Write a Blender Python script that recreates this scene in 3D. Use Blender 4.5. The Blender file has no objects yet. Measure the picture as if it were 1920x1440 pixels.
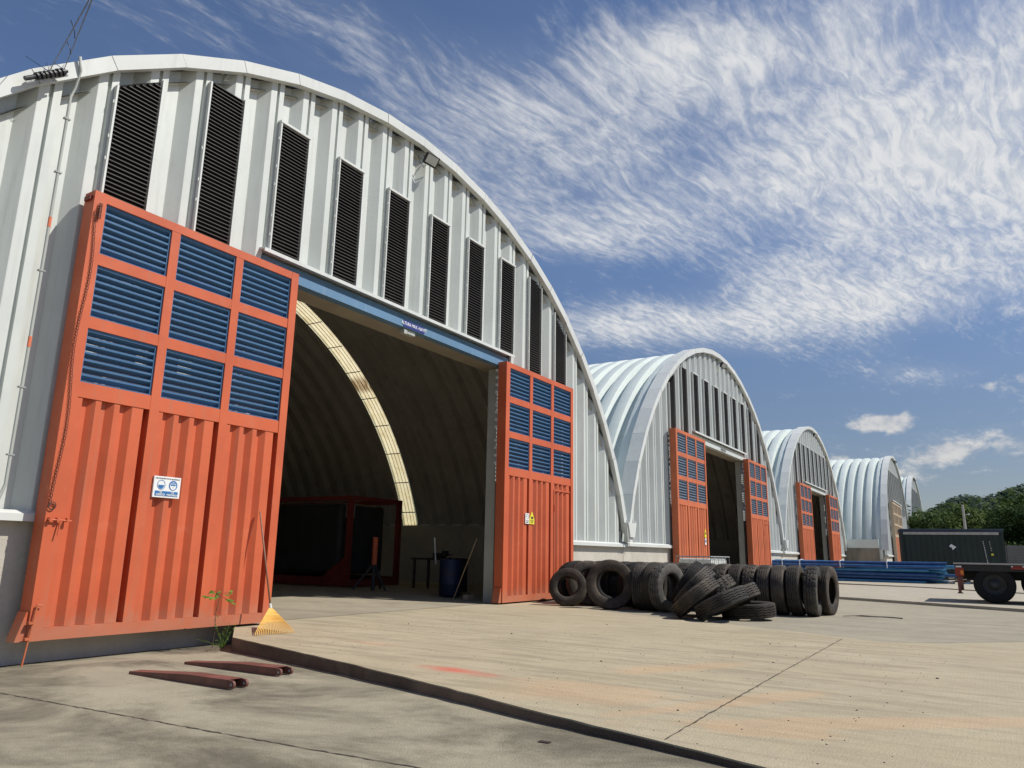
import bpy, math, random
from mathutils import Vector, Matrix, Quaternion
random.seed(7)
R_ = math.radians
scene = bpy.context.scene
col = scene.collection

# ------------------------------------------------------------------ camera
FPX, PITCH, YAW, ROLL, DIST, CAMZ = 1398.48, .2243, .5624, .0183, 9.766, 1.15
def make_camera():
    cy, sy, ct, st = math.cos(YAW), math.sin(YAW), math.cos(PITCH), math.sin(PITCH)
    F = Vector((cy*ct, sy*ct, st)); Rr = Vector((sy, -cy, 0)); U = Rr.cross(F)
    cr, sr = math.cos(ROLL), math.sin(ROLL)
    R2 = cr*Rr + sr*U; U2 = -sr*Rr + cr*U
    cd = bpy.data.cameras.new('camera'); cam = bpy.data.objects.new('camera', cd)
    col.objects.link(cam)
    m = Matrix((R2, U2, -F)).transposed().to_4x4()
    m.translation = Vector((0, -DIST, CAMZ))
    cam.matrix_world = m
    cd.sensor_width = 36; cd.sensor_fit = 'HORIZONTAL'; cd.lens = 36*FPX/1920
    cd.clip_start = .05; cd.clip_end = 6000
    scene.camera = cam
make_camera()

# ------------------------------------------------------------------ world + sun
TO_SUN = Vector((.50, -1.0, 1.32)).normalized()
class NT:
    def __init__(s, tree): s.t = tree; s.n = tree.nodes; s.l = tree.links
    def new(s, typ, **kw):
        nd = s.n.new(typ)
        for k, v in kw.items(): setattr(nd, k, v)
        return nd
    def put(s, sock, v):
        if v is None: return
        if isinstance(v, bpy.types.NodeSocket): s.l.new(v, sock)
        else: sock.default_value = v
    def math(s, op, a, b=None, c=None, clamp=False):
        nd = s.new('ShaderNodeMath', operation=op, use_clamp=clamp)
        s.put(nd.inputs[0], a); s.put(nd.inputs[1], b); s.put(nd.inputs[2], c)
        return nd.outputs[0]
    def mix(s, f, a, b, blend='MIX'):
        nd = s.new('ShaderNodeMix', data_type='RGBA', blend_type=blend)
        s.put(nd.inputs[0], f); s.put(nd.inputs[6], a); s.put(nd.inputs[7], b)
        return nd.outputs[2]
    def ramp(s, f, a, b, smooth=True):
        nd = s.new('ShaderNodeMapRange'); nd.interpolation_type = 'SMOOTHSTEP' if smooth else 'LINEAR'
        s.put(nd.inputs[0], f); nd.inputs[1].default_value = a; nd.inputs[2].default_value = b
        return nd.outputs[0]
    def noise(s, vec, scale, detail=6, rough=.55, dist=0):
        nd = s.new('ShaderNodeTexNoise')
        s.put(nd.inputs['Vector'], vec); nd.inputs['Scale'].default_value = scale
        nd.inputs['Detail'].default_value = detail; nd.inputs['Roughness'].default_value = rough
        nd.inputs['Distortion'].default_value = dist
        return nd.outputs['Fac']
    def mapping(s, vec, loc=(0,0,0), rot=(0,0,0), scale=(1,1,1)):
        nd = s.new('ShaderNodeMapping'); s.put(nd.inputs[0], vec)
        nd.inputs[1].default_value = loc; nd.inputs[2].default_value = rot; nd.inputs[3].default_value = scale
        return nd.outputs[0]

SKY_STRENGTH = .097
def make_world():
    w = bpy.data.worlds.new('World'); scene.world = w; w.use_nodes = True
    w.node_tree.nodes.clear(); g = NT(w.node_tree)
    out = g.new('ShaderNodeOutputWorld'); bg = g.new('ShaderNodeBackground')
    sky = g.new('ShaderNodeTexSky'); sky.sky_type = 'NISHITA'; sky.sun_disc = False
    sky.sun_elevation = math.asin(TO_SUN.z); sky.sun_rotation = math.atan2(TO_SUN.x, TO_SUN.y)
    sky.air_density = 1.0; sky.dust_density = .7; sky.ozone_density = 2.2
    tc = g.new('ShaderNodeTexCoord'); sp = g.new('ShaderNodeSeparateXYZ'); g.l.new(tc.outputs['Generated'], sp.inputs[0])
    x, y, z = sp.outputs
    zc = g.math('MAXIMUM', z, .02)
    az = g.math('MULTIPLY', g.math('ARCTAN2', y, x), 57.2958)
    el = g.math('MULTIPLY', g.math('ARCSINE', z), 57.2958)
    zz = g.math('ADD', zc, .06)
    cb = g.new('ShaderNodeCombineXYZ'); g.l.new(g.math('DIVIDE', x, zz), cb.inputs[0]); g.l.new(g.math('DIVIDE', y, zz), cb.inputs[1])
    P = cb.outputs[0]
    def gauss(a, e, sa, se, amp):
        da = g.math('DIVIDE', g.math('SUBTRACT', az, a), sa); de = g.math('DIVIDE', g.math('SUBTRACT', el, e), se)
        r = g.math('ADD', g.math('MULTIPLY', da, da), g.math('MULTIPLY', de, de))
        return g.math('MULTIPLY', g.math('POWER', 2.718, g.math('MULTIPLY', r, -1)), amp)
    mask = None
    for b in ((4,31,14,8,.29),(1,24,9,5,.25),(17,36,12,3.6,.27),(24,17.3,10,1.8,.36),(8,17,9,2.3,.36),(-14,26,14,10,.25),
              (27,30,12,5,.24),(26,24,9,2.5,.28),(13,27,6,3,.2),(50,36,18,5,.15),(38,31,9,5,.13),(3,12.4,4,.9,.16),(-1,8,9,1.6,.10),(10,20,6,2,.18),(-10,19,9,3,.22)):
        q = gauss(*b); mask = q if mask is None else g.math('ADD', mask, q)
    Pm = g.mapping(P, rot=(0,0,R_(28)), scale=(1.0,2.1,1))
    wv = g.new('ShaderNodeTexNoise'); g.l.new(P, wv.inputs['Vector']); wv.inputs['Scale'].default_value = 2.2; wv.inputs['Detail'].default_value = 3
    warp = g.new('ShaderNodeVectorMath', operation='MULTIPLY_ADD'); g.l.new(wv.outputs['Color'], warp.inputs[0]); warp.inputs[1].default_value = (.30,.30,0); g.l.new(Pm, warp.inputs[2])
    n1 = g.noise(warp.outputs[0], 2.1, 12, .66, .25)
    n2 = g.noise(g.mapping(warp.outputs[0], scale=(.9,1.9,1)), 11, 8, .62, .5)
    n3 = g.noise(g.mapping(P, rot=(0,0,R_(35)), scale=(1,2.6,1)), 26, 6, .62, .4)
    dens = g.math('ADD', g.math('ADD', g.math('ADD', g.math('MULTIPLY', n1, .95), g.math('MULTIPLY', n2, .42)), g.math('MULTIPLY', n3, .26)), mask)
    d1 = g.ramp(dens, .90, 1.38)
    veil = g.ramp(g.math('ADD', mask, g.math('MULTIPLY', g.noise(Pm, 1.1, 5, .5, .6), .5)), .30, .72)
    d1 = g.math('ADD', g.math('MULTIPLY', d1, .72), g.math('MULTIPLY', veil, .34), clamp=True)
    # small cumulus puffs near the horizon
    cmb = g.new('ShaderNodeCombineXYZ'); g.l.new(az, cmb.inputs[0]); g.l.new(el, cmb.inputs[1])
    nc = g.noise(g.mapping(cmb.outputs[0], scale=(1,1.5,1)), .55, 7, .6, .1)
    cm = None
    for b in ((5.1,9.3,2.9,.85,.56),(1.8,7.2,2.4,.95,.56),(-3,11,4,1,.34),(8.5,6.2,2.5,1.5,.36),(-2.2,7.6,2.2,1.2,.34),(4.6,5.6,4,1.1,.32),(29.5,14.3,1.5,1,.35),(6.2,11.8,1.9,.45,.3)):
        q = gauss(*b); cm = q if cm is None else g.math('ADD', cm, q)
    d2 = g.ramp(g.math('ADD', nc, cm), .74, 1.02)
    low = g.ramp(el, 26, 4)
    tint = g.mix(low, (.93,.98,1.10,1), (.68,.66,.72,1))
    skyc = g.mix(1.0, sky.outputs[0], tint, 'MULTIPLY')
    c0 = g.mix(g.math('MULTIPLY', d1, .93), skyc, g.mix(g.ramp(n2, .35, .62), (5.9,6.3,6.9,1), (8.0,8.05,8.1,1)))
    shade = g.mix(g.ramp(nc, .35, .65), (4.6,4.9,5.5,1), (7.3,7.2,7.0,1))
    c1 = g.mix(g.math('MULTIPLY', d2, .85), c0, shade)
    g.l.new(c1, bg.inputs[0]); bg.inputs[1].default_value = SKY_STRENGTH
    g.l.new(bg.outputs[0], out.inputs[0])
make_world()
def make_sun():
    ld = bpy.data.lights.new('sun', 'SUN'); ld.energy = 4.75; ld.angle = R_(.5); ld.color = (1, .95, .86)
    o = bpy.data.objects.new('sun', ld); col.objects.link(o)
    o.rotation_euler = TO_SUN.to_track_quat('Z', 'Y').to_euler(); o.location = (20, -20, 30)
make_sun()
scene.view_settings.view_transform = 'Standard'; scene.view_settings.look = 'None'
scene.view_settings.gamma = 1; scene.view_settings.exposure = 0
scene.cycles.max_bounces = 6

# ------------------------------------------------------------------ materials
def material(name): 
    m = bpy.data.materials.new(name); m.use_nodes = True
    g = NT(m.node_tree); b = m.node_tree.nodes['Principled BSDF']
    return m, g, b
def paint(name, c, rough=.45, var=.12, scale=1.5, dirt=None, dirt_amt=.35, metal=0, streak=True, spec=.5, bump=0):
    """painted sheet: colour varies softly, vertical weather streaks, blotchy dirt"""
    m, g, b = material(name)
    tc = g.new('ShaderNodeTexCoord').outputs['Object']
    n1 = g.noise(tc, scale, 5)
    v = g.mix(g.ramp(n1, .3, .7), tuple(k*(1-var) for k in c)+(1,), tuple(min(1,k*(1+var*.6)) for k in c)+(1,))
    if dirt:
        sv = g.mapping(tc, scale=(6,6,.35)) if streak else tc
        n2 = g.noise(sv, 1.3 if streak else 3, 8, .65)
        v = g.mix(g.math('MULTIPLY', g.ramp(n2, .50, .78), dirt_amt), v, tuple(dirt)+(1,))
    g.l.new(v, b.inputs['Base Color'])
    g.put(b.inputs['Roughness'], g.math('ADD', g.math('MULTIPLY', g.noise(tc, 4, 4), .25), rough-.12))
    b.inputs['Metallic'].default_value = metal; b.inputs['Specular IOR Level'].default_value = spec
    if bump:
        bp = g.new('ShaderNodeBump'); bp.inputs['Strength'].default_value = bump; bp.inputs['Distance'].default_value = .02
        g.l.new(g.noise(tc, 3, 3), bp.inputs['Height']); g.l.new(bp.outputs[0], b.inputs['Normal'])
    return m
M = {}
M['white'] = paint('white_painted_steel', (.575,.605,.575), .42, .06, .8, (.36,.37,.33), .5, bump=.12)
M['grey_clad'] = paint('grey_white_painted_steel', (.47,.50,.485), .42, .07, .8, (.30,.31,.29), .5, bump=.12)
M['trim'] = paint('white_trim_steel', (.635,.655,.63), .4, .05, 1.2, (.42,.42,.38), .4)
M['roof'] = paint('galvalume_roof', (.63,.69,.66), .40, .05, .6, (.50,.54,.53), .25, metal=.0, streak=False, bump=.15)
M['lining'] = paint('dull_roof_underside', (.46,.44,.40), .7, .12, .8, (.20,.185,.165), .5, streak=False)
M['orange0'] = paint('orange_fittings_paint', (.59,.130,.048), .5, .12, .7, (.34,.115,.065), .55)
def mat_door():
    m, g, b = material('weathered_orange_door_paint')
    tc = g.new('ShaderNodeTexCoord').outputs['Object']
    v = g.mix(g.ramp(g.noise(tc, .8, 5), .3, .7), (.49,.098,.038,1), (.59,.126,.048,1))
    v = g.mix(g.math('MULTIPLY', g.ramp(g.noise(g.mapping(tc, scale=(7,7,.3)), 1.3, 8, .65), .50, .72), .55), v, (.42,.15,.09,1))
    # sun-faded cloudy areas
    v = g.mix(g.math('MULTIPLY', g.ramp(g.noise(tc, 1.9, 6, .6), .55, .75), .22), v, (.62,.24,.14,1))
    # rust runs and chips
    r = g.math('MULTIPLY', g.ramp(g.noise(g.mapping(tc, scale=(16,16,1.2)), 2.0, 7, .7), .66, .74), .8)
    v = g.mix(r, v, (.17,.055,.03,1))
    c = g.ramp(g.noise(tc, 26, 4, .6), .70, .74)
    v = g.mix(g.math('MULTIPLY', c, .8), v, (.12,.05,.035,1))
    sp = g.new('ShaderNodeSeparateXYZ'); g.l.new(tc, sp.inputs[0])
    splash = g.math('MULTIPLY', g.ramp(g.math('ADD', sp.outputs[2], g.math('MULTIPLY', g.noise(tc, 5, 6, .7), -.9)), .05, -.45), .42)
    v = g.mix(splash, v, (.33,.21,.14,1))
    g.l.new(v, b.inputs['Base Color'])
    g.put(b.inputs['Roughness'], g.math('ADD', g.math('MULTIPLY', g.noise(tc, 5, 5), .35), .38))
    b.inputs['Specular IOR Level'].default_value = .4
    bp = g.new('ShaderNodeBump'); bp.inputs['Strength'].default_value = .22; bp.inputs['Distance'].default_value = .03
    g.l.new(g.noise(tc, 2.4, 3), bp.inputs['Height']); g.l.new(bp.outputs[0], b.inputs['Normal'])
    return m
M['orange'] = mat_door()
M['orange_far'] = paint('rusty_orange_paint', (.52,.135,.052), .6, .14, .9, (.27,.09,.045), .5)
M['blue'] = paint('blue_louver_paint', (.060,.150,.29), .38, .08, 1, (.05,.08,.14), .3)
M['greyblue'] = paint('faded_blue_louver_paint', (.17,.23,.32), .5, .12, 1, (.12,.13,.15), .4)
M['tan'] = paint('tan_louver_paint', (.48,.38,.27), .6, .1, 1, (.2,.15,.1), .4)
M['beam'] = paint('light_blue_beam_paint', (.13,.24,.37), .35, .08, .8, (.3,.36,.42), .3)
M['soffit'] = paint('beige_soffit', (.30,.26,.20), .7, .1, 2)
M['pillar'] = paint('grey_pillar_paint', (.42,.44,.41), .55, .08, 1.5, (.2,.2,.18), .4)
M['vent'] = paint('charcoal_vent', (.050,.046,.043), .5, .2, 2, (.05,.05,.05), .3)
M['black'] = paint('black_void', (.008,.008,.009), .9, .1, 2)
M['iron'] = paint('dark_iron', (.05,.035,.03), .6, .3, 9, (.14,.05,.025), .6, streak=False)
M['maroon'] = paint('rusty_maroon_steel', (.17,.062,.048), .6, .3, 6, (.05,.03,.026), .6, streak=False)
M['tankred'] = paint('dull_red_frame', (.20,.030,.020), .6, .15, 2, (.08,.02,.015), .5)
M['dark'] = paint('dark_panel', (.035,.038,.04), .6, .2, 3, (.02,.02,.02), .5)
M['grey'] = paint('grey_metal', (.32,.33,.33), .45, .1, 5, (.16,.15,.13), .4)
M['bluepipe'] = paint('blue_pipe_paint', (.045,.20,.38), .32, .2, 3, (.16,.24,.30), .4, streak=False)
M['bluepipe2'] = paint('deep_blue_pipe_paint', (.025,.085,.24), .35, .2, 3, (.10,.16,.24), .4, streak=False)
M['drum'] = paint('blue_plastic_drum', (.006,.014,.05), .5, .1, 3)
M['green'] = paint('dark_green_container', (.012,.026,.021), .55, .2, 1, (.012,.018,.016), .6)
M['navy'] = paint('navy_tarpaulin', (.02,.035,.06), .6, .2, 3)
M['chassis'] = paint('black_chassis', (.018,.018,.018), .6, .2, 4, (.05,.045,.04), .4, streak=False)
M['redbox'] = paint('red_trailer_paint', (.28,.035,.018), .6, .1, 4, (.12,.03,.02), .5)
M['deckedge'] = paint('worn_deck_edge', (.42,.40,.37), .6, .15, 4)
M['signwhite'] = paint('sign_white', (.78,.79,.78), .4, .03, 5)
M['signblue'] = paint('sign_blue', (.03,.16,.40), .4, .05, 5)
M['signnavy'] = paint('sign_navy', (.03,.04,.22), .4, .05, 5)
M['signyellow'] = paint('sign_yellow', (.80,.72,.05), .45, .05, 5)
M['ink'] = paint('sign_ink', (.03,.03,.03), .5, .05, 5)
M['wood'] = paint('weathered_wood', (.30,.20,.11), .7, .2, 9, (.12,.07,.04), .4)
M['handle'] = paint('brown_broom_handle', (.23,.13,.085), .6, .15, 12)
M['yellow'] = paint('yellow_rake_plastic', (.80,.50,.13), .4, .08, 8)
M['whiteplastic'] = paint('white_plastic', (.60,.62,.58), .45, .05, 4)
M['amber'] = paint('amber_lens', (.75,.22,.03), .25, .05, 9)
M['tapered'] = paint('orange_tape', (.72,.20,.10), .5, .05, 9)
M['strap'] = paint('pale_strap', (.6,.65,.7), .5, .05, 9)
M['rubberbelt'] = paint('black_insulator', (.03,.03,.032), .35, .2, 9)

def mat_glass_led():
    m, g, b = material('floodlight_glass')
    b.inputs['Base Color'].default_value = (.55,.56,.52,1); b.inputs['Roughness'].default_value = .15
    return m
M['led'] = mat_glass_led()

def mat_skylight():
    m, g, b = material('translucent_yellow_panel')
    n = m.node_tree.nodes; tc = g.new('ShaderNodeTexCoord').outputs['Object']
    c = g.mix(g.ramp(g.noise(tc, 2.5, 6), .4, .75), (.88,.77,.50,1), (.72,.58,.32,1))
    # brown burnt patch across the panel (stain with its own shape)
    sp = g.new('ShaderNodeSeparateXYZ'); g.l.new(tc, sp.inputs[0])
    dz = g.math('ABSOLUTE', g.math('SUBTRACT', sp.outputs[2], 7.08))
    st = g.math('MULTIPLY', g.ramp(dz, .30, .10), g.ramp(g.noise(g.mapping(tc, scale=(1,9,1)), 3, 5), .30, .5))
    right = g.ramp(sp.outputs[0], 2, 3)
    c = g.mix(g.math('MULTIPLY', g.math('MULTIPLY', st, right), .85), c, (.22,.11,.035,1))
    tr = g.new('ShaderNodeBsdfTranslucent'); g.l.new(c, tr.inputs[0])
    df = g.new('ShaderNodeBsdfDiffuse'); g.l.new(c, df.inputs[0])
    mx = g.new('ShaderNodeMixShader'); mx.inputs[0].default_value = .72
    g.l.new(df.outputs[0], mx.inputs[1]); g.l.new(tr.outputs[0], mx.inputs[2])
    g.l.new(mx.outputs[0], n['Material Output'].inputs[0])
    return m
M['skylight'] = mat_skylight()

def mat_rubber(name, c=(.028,.027,.026), dust=(.13,.115,.098), amt=.55):
    m, g, b = material(name)
    tc = g.new('ShaderNodeTexCoord').outputs['Object']
    rnd = g.new('ShaderNodeObjectInfo').outputs['Random']
    f = g.math('MULTIPLY', g.math('MULTIPLY', g.ramp(g.noise(tc, 3.5, 8, .65), .36, .70), amt), g.math('ADD', g.math('MULTIPLY', rnd, .9), .45))
    f = g.math('ADD', f, g.math('MULTIPLY', rnd, .13))
    v = g.mix(f, tuple(c)+(1,), tuple(dust)+(1,))
    g.l.new(v, b.inputs['Base Color']); b.inputs['Roughness'].default_value = .72
    b.inputs['Specular IOR Level'].default_value = .2
    bp = g.new('ShaderNodeBump'); bp.inputs['Strength'].default_value = .35; bp.inputs['Distance'].default_value = .006
    g.l.new(g.noise(tc, 60, 4), bp.inputs['Height']); g.l.new(bp.outputs[0], b.inputs['Normal'])
    return m
M['rubber'] = mat_rubber('worn_tyre_rubber')
M['rubber_dusty'] = mat_rubber('dusty_tyre_rubber', (.034,.031,.027), (.14,.115,.09), .6)
M['rubber_brown'] = mat_rubber('mud_stained_tyre_rubber', (.028,.025,.022), (.13,.10,.078), .65)
M['rubber_black'] = mat_rubber('black_tyre_rubber', (.013,.013,.013), (.03,.028,.026), .4)
M['rubber_grey'] = mat_rubber('grey_dusty_tyre_rubber', (.062,.060,.056), (.17,.155,.135), .6)
M['rubber_letter'] = mat_rubber('raised_tyre_letters', (.012,.012,.012), (.02,.02,.02), .2)

def mat_concrete(name, light, dark, streak_dir=None, dark_amt=.6, tint=None, spots=True, bumpd=.02, wallmode=False):
    m, g, b = material(name)
    tc = g.new('ShaderNodeTexCoord').outputs['Object']
    big = g.noise(tc, .22, 5, .6)
    mid = g.noise(tc, 1.3, 8, .62)
    fine = g.noise(tc, 14, 8, .7)
    v = g.mix(g.ramp(mid, .3, .7), tuple(k*.90 for k in light)+(1,), tuple(min(1,k*1.06) for k in light)+(1,))
    if tint: v = g.mix(g.math('MULTIPLY', g.ramp(big, .42, .66), .55), v, tuple(tint)+(1,))
    if streak_dir is not None:
        sv = g.mapping(tc, rot=(0,0,streak_dir), scale=(2.3,.26,1))
        s1 = g.noise(sv, 2.0, 9, .68, 1.1)
        s2 = g.noise(g.mapping(tc, rot=(0,0,streak_dir+.06), scale=(9,.5,1)), 1.4, 8, .72)
        area = g.ramp(g.noise(tc, .16, 3, .5), .28, .55)
        f = g.math('MULTIPLY', g.math('MULTIPLY', g.ramp(s1, .45, .62), area), dark_amt)
        v = g.mix(f, v, tuple(dark)+(1,))
        f2 = g.math('MULTIPLY', g.math('MULTIPLY', g.ramp(s2, .54, .70), area), dark_amt*.5)
        v = g.mix(f2, v, tuple(k*.6 for k in dark)+(1,))
    else:
        n = g.noise(g.mapping(tc, scale=(1,1,.3) if wallmode else (1,.55,1)), .75, 10, .68, .4)
        v = g.mix(g.math('MULTIPLY', g.ramp(n, .42, .66), dark_amt), v, tuple(dark)+(1,))
    v = g.mix(g.math('MULTIPLY', g.ramp(fine, .35, .75), .30), v, tuple(k*.62 for k in light)+(1,))
    if spots:
        vo = g.new('ShaderNodeTexVoronoi'); g.l.new(tc, vo.inputs['Vector']); vo.inputs['Scale'].default_value = 6.3
        sc = g.new('ShaderNodeSeparateColor'); g.l.new(vo.outputs['Color'], sc.inputs[0])
        sz = g.math('MULTIPLY', g.math('MAXIMUM', g.math('SUBTRACT', sc.outputs[0], .72), 0), .26)
        hit = g.math('LESS_THAN', vo.outputs['Distance'], sz)
        v = g.mix(g.math('MULTIPLY', hit, .75), v, (.09,.075,.06,1))
    g.l.new(v, b.inputs['Base Color']); b.inputs['Roughness'].default_value = .85
    b.inputs['Specular IOR Level'].default_value = .25
    bp = g.new('ShaderNodeBump'); bp.inputs['Strength'].default_value = .5; bp.inputs['Distance'].default_value = bumpd
    g.l.new(g.math('ADD', g.math('MULTIPLY', fine, .5), g.noise(tc, 70, 4, .6)), bp.inputs['Height']); g.l.new(bp.outputs[0], b.inputs['Normal'])
    return m, g, b, v, tc
def gt(*a, **k): return mat_concrete(*a, **k)[0]
def mat_slab():
    m, g, b, v, tc = mat_concrete('pale_apron_concrete', (.445,.385,.27), (.235,.20,.14), streak_dir=R_(-14), dark_amt=.50, tint=(.41,.34,.225))
    sp = g.new('ShaderNodeSeparateXYZ'); g.l.new(tc, sp.inputs[0]); X, Y = sp.outputs[0], sp.outputs[1]
    wob = g.math('MULTIPLY', g.math('SUBTRACT', g.noise(tc, 1.6, 5), .5), 1.3)
    def blob(cx, cy, ax, ay, ang, soft=.5):
        c, s = math.cos(ang), math.sin(ang)
        dx = g.math('SUBTRACT', X, cx); dy = g.math('SUBTRACT', Y, cy)
        u = g.math('DIVIDE', g.math('ADD', g.math('MULTIPLY', dx, c), g.math('MULTIPLY', dy, s)), ax)
        w = g.math('DIVIDE', g.math('SUBTRACT', g.math('MULTIPLY', dy, c), g.math('MULTIPLY', dx, s)), ay)
        r = g.math('ADD', g.math('SQRT', g.math('ADD', g.math('MULTIPLY', u, u), g.math('MULTIPLY', w, w))), wob)
        return g.ramp(r, 1.0, 1.0-soft)
    for a in ((6.15,-6.6,.7,.95,R_(15)),(6.6,-7.9,1.5,.22,R_(-28)),(5.6,-8.4,.22,.6,R_(25)),(8.2,-6.9,1.1,.3,R_(-30)),(6.5,-9.1,2.6,.25,R_(-52))):
        v = g.mix(g.math('MULTIPLY', blob(*a, soft=.5), .36), v, (.54,.34,.19,1))
    v = g.mix(g.math('MULTIPLY', blob(6.45,-5.1,.24,.75,R_(-8), soft=1.1), .9), v, (.60,.11,.07,1))
    v = g.mix(g.math('MULTIPLY', blob(7.6,-2.9,.25,.6,R_(0), soft=1.0), .30), v, (.60,.30,.18,1))
    # broomed finish lines near the road end
    wv = g.new('ShaderNodeTexWave'); wv.bands_direction = 'Y'; g.l.new(tc, wv.inputs[0]); wv.inputs['Scale'].default_value = 9; wv.inputs['Distortion'].default_value = 1.2
    wv.inputs['Detail'].default_value = 3
    f = g.math('MULTIPLY', g.math('MULTIPLY', g.ramp(wv.outputs['Fac'], .55, .9), g.ramp(Y, -7.0, -8.6)), .10)
    v = g.mix(f, v, (.28,.25,.19,1))
    g.l.new(v, b.inputs['Base Color'])
    return m
M['slab'] = mat_slab()
M['slab_far'] = gt('pale_far_concrete', (.43,.39,.31), (.27,.24,.19), streak_dir=R_(-8), dark_amt=.4)
M['yard'] = gt('grey_yard_concrete', (.355,.32,.245), (.18,.16,.125), streak_dir=R_(-8), dark_amt=.5)
M['lower'] = gt('stained_yard_concrete', (.35,.315,.23), (.10,.088,.064), dark_amt=.92, spots=False)
M['wallconc'] = gt('cast_concrete_wall', (.56,.53,.46), (.34,.31,.26), dark_amt=.40, spots=False, wallmode=True)
M['floor'] = gt('interior_concrete', (.37,.325,.245), (.19,.165,.12), dark_amt=.5, spots=False)
M['kerb2'] = gt('weathered_side_wall', (.27,.245,.20), (.11,.10,.085), dark_amt=.8, spots=False, wallmode=True)
M['block'] = gt('grey_block_wall', (.22,.22,.215), (.12,.12,.12), dark_amt=.4, spots=False, wallmode=True)
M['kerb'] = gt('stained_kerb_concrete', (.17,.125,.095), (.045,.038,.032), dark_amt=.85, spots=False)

def mat_leaf(name, a, b_, sc=.5):
    m, g, b = material(name)
    tc = g.new('ShaderNodeTexCoord').outputs['Object']
    oi = g.new('ShaderNodeObjectInfo').outputs['Random']
    f = g.math('ADD', g.math('MULTIPLY', g.ramp(g.noise(tc, sc, 4), .35, .65), .7), g.math('MULTIPLY', oi, .3))
    g.l.new(g.mix(f, tuple(a)+(1,), tuple(b_)+(1,)), b.inputs['Base Color'])
    b.inputs['Roughness'].default_value = .7; b.inputs['Specular IOR Level'].default_value = .12
    src = b.inputs['Base Color'].links[0].from_socket
    tr = g.new('ShaderNodeBsdfTranslucent'); g.l.new(src, tr.inputs[0])
    mx = g.new('ShaderNodeMixShader'); mx.inputs[0].default_value = .38
    g.l.new(b.outputs[0], mx.inputs[1]); g.l.new(tr.outputs[0], mx.inputs[2])
    g.l.new(mx.outputs[0], m.node_tree.nodes['Material Output'].inputs[0])
    return m
M['leaf'] = mat_leaf('tree_leaves', (.050,.085,.024), (.135,.185,.055))
M['leafdark'] = mat_leaf('dark_tree_leaves', (.035,.065,.022), (.095,.145,.042))
M['hazed_hillwood'] = mat_leaf('haze_tinted_canopy', (.060,.095,.075), (.110,.150,.095), .05)  # distance haze put into the leaf colours as a pale blue-green tint
M['weed'] = mat_leaf('weed_leaves', (.10,.20,.03), (.24,.36,.07), 9)
M['bark'] = paint('bark', (.10,.075,.05), .9, .3, 4)
M['earth'] = gt('bare_earth', (.20,.16,.10), (.10,.09,.05), dark_amt=.6, spots=False)

# ------------------------------------------------------------------ mesh helpers
class MB:
    def __init__(s): s.v = []; s.f = []
    def quad(s, a, b, c, d):
        n = len(s.v); s.v += [tuple(a), tuple(b), tuple(c), tuple(d)]; s.f.append((n, n+1, n+2, n+3)); return s
    def box(s, x0, x1, y0, y1, z0, z1):
        n = len(s.v)
        s.v += [(x0,y0,z0),(x1,y0,z0),(x1,y1,z0),(x0,y1,z0),(x0,y0,z1),(x1,y0,z1),(x1,y1,z1),(x0,y1,z1)]
        for q in ((0,3,2,1),(4,5,6,7),(0,1,5,4),(1,2,6,5),(2,3,7,6),(3,0,4,7)): s.f.append(tuple(n+i for i in q))
        return s
    def prism(s, poly, h, axis='z', base=0.0):
        """polygon (2D) pushed along an axis from base to base+h"""
        n = len(s.v); k = len(poly)
        def P(p, t):
            if axis == 'z': return (p[0], p[1], t)
            if axis == 'y': return (p[0], t, p[1])
            return (t, p[0], p[1])
        s.v += [P(p, base) for p in poly] + [P(p, base+h) for p in poly]
        s.f.append(tuple(n+i for i in range(k))[::-1]); s.f.append(tuple(n+k+i for i in range(k)))
        for i in range(k): j = (i+1) % k; s.f.append((n+i, n+j, n+k+j, n+k+i))
        return s
    def tube(s, pts, r, seg=8, cap=True):
        pts = [Vector(p) for p in pts]; n0 = len(s.v); rs = r if isinstance(r, (list, tuple)) else [r]*len(pts)
        up = None
        for i, p in enumerate(pts):
            d = (pts[min(i+1, len(pts)-1)] - pts[max(i-1, 0)]).normalized()
            if up is None: up = Vector((0,0,1)) if abs(d.z) < .9 else Vector((1,0,0))
            a = d.cross(up).normalized(); b = a.cross(d).normalized(); up = b
            for k in range(seg):
                t = 2*math.pi*k/seg; s.v.append(tuple(p + (a*math.cos(t) + b*math.sin(t))*rs[i]))
        for i in range(len(pts)-1):
            for k in range(seg):
                j = (k+1) % seg
                s.f.append((n0+i*seg+k, n0+i*seg+j, n0+(i+1)*seg+j, n0+(i+1)*seg+k))
        if cap:
            s.f.append(tuple(n0+k for k in range(seg))[::-1]); s.f.append(tuple(n0+(len(pts)-1)*seg+k for k in range(seg)))
        return s
    def lathe(s, prof, seg=24, closed=False, arc=None):
        """profile of (r, z) round local z"""
        n0 = len(s.v); m = len(prof)
        for k in range(seg):
            t = 2*math.pi*k/seg
            for r, z in prof: s.v.append((r*math.cos(t), r*math.sin(t), z))
        mm = m if closed else m-1
        for k in range(seg):
            j = (k+1) % seg
            for i in range(mm): q = (i+1) % m; s.f.append((n0+k*m+i, n0+j*m+i, n0+j*m+q, n0+k*m+q))
        return s
    def mesh(s, name, mat, smooth=False):
        me = bpy.data.meshes.new(name); me.from_pydata(s.v, [], s.f); me.update()
        me.materials.append(mat)
        if smooth:
            me.polygons.foreach_set('use_smooth', [True]*len(me.polygons))
        return me
    def build(s, name, mat, parent=None, smooth=False, loc=None):
        return link(name, s.mesh(name, mat, smooth), parent, loc)
def link(name, me, parent=None, loc=None):
    o = bpy.data.objects.new(name, me); col.objects.link(o); o.parent = parent
    if loc: o.location = loc
    return o
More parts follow.
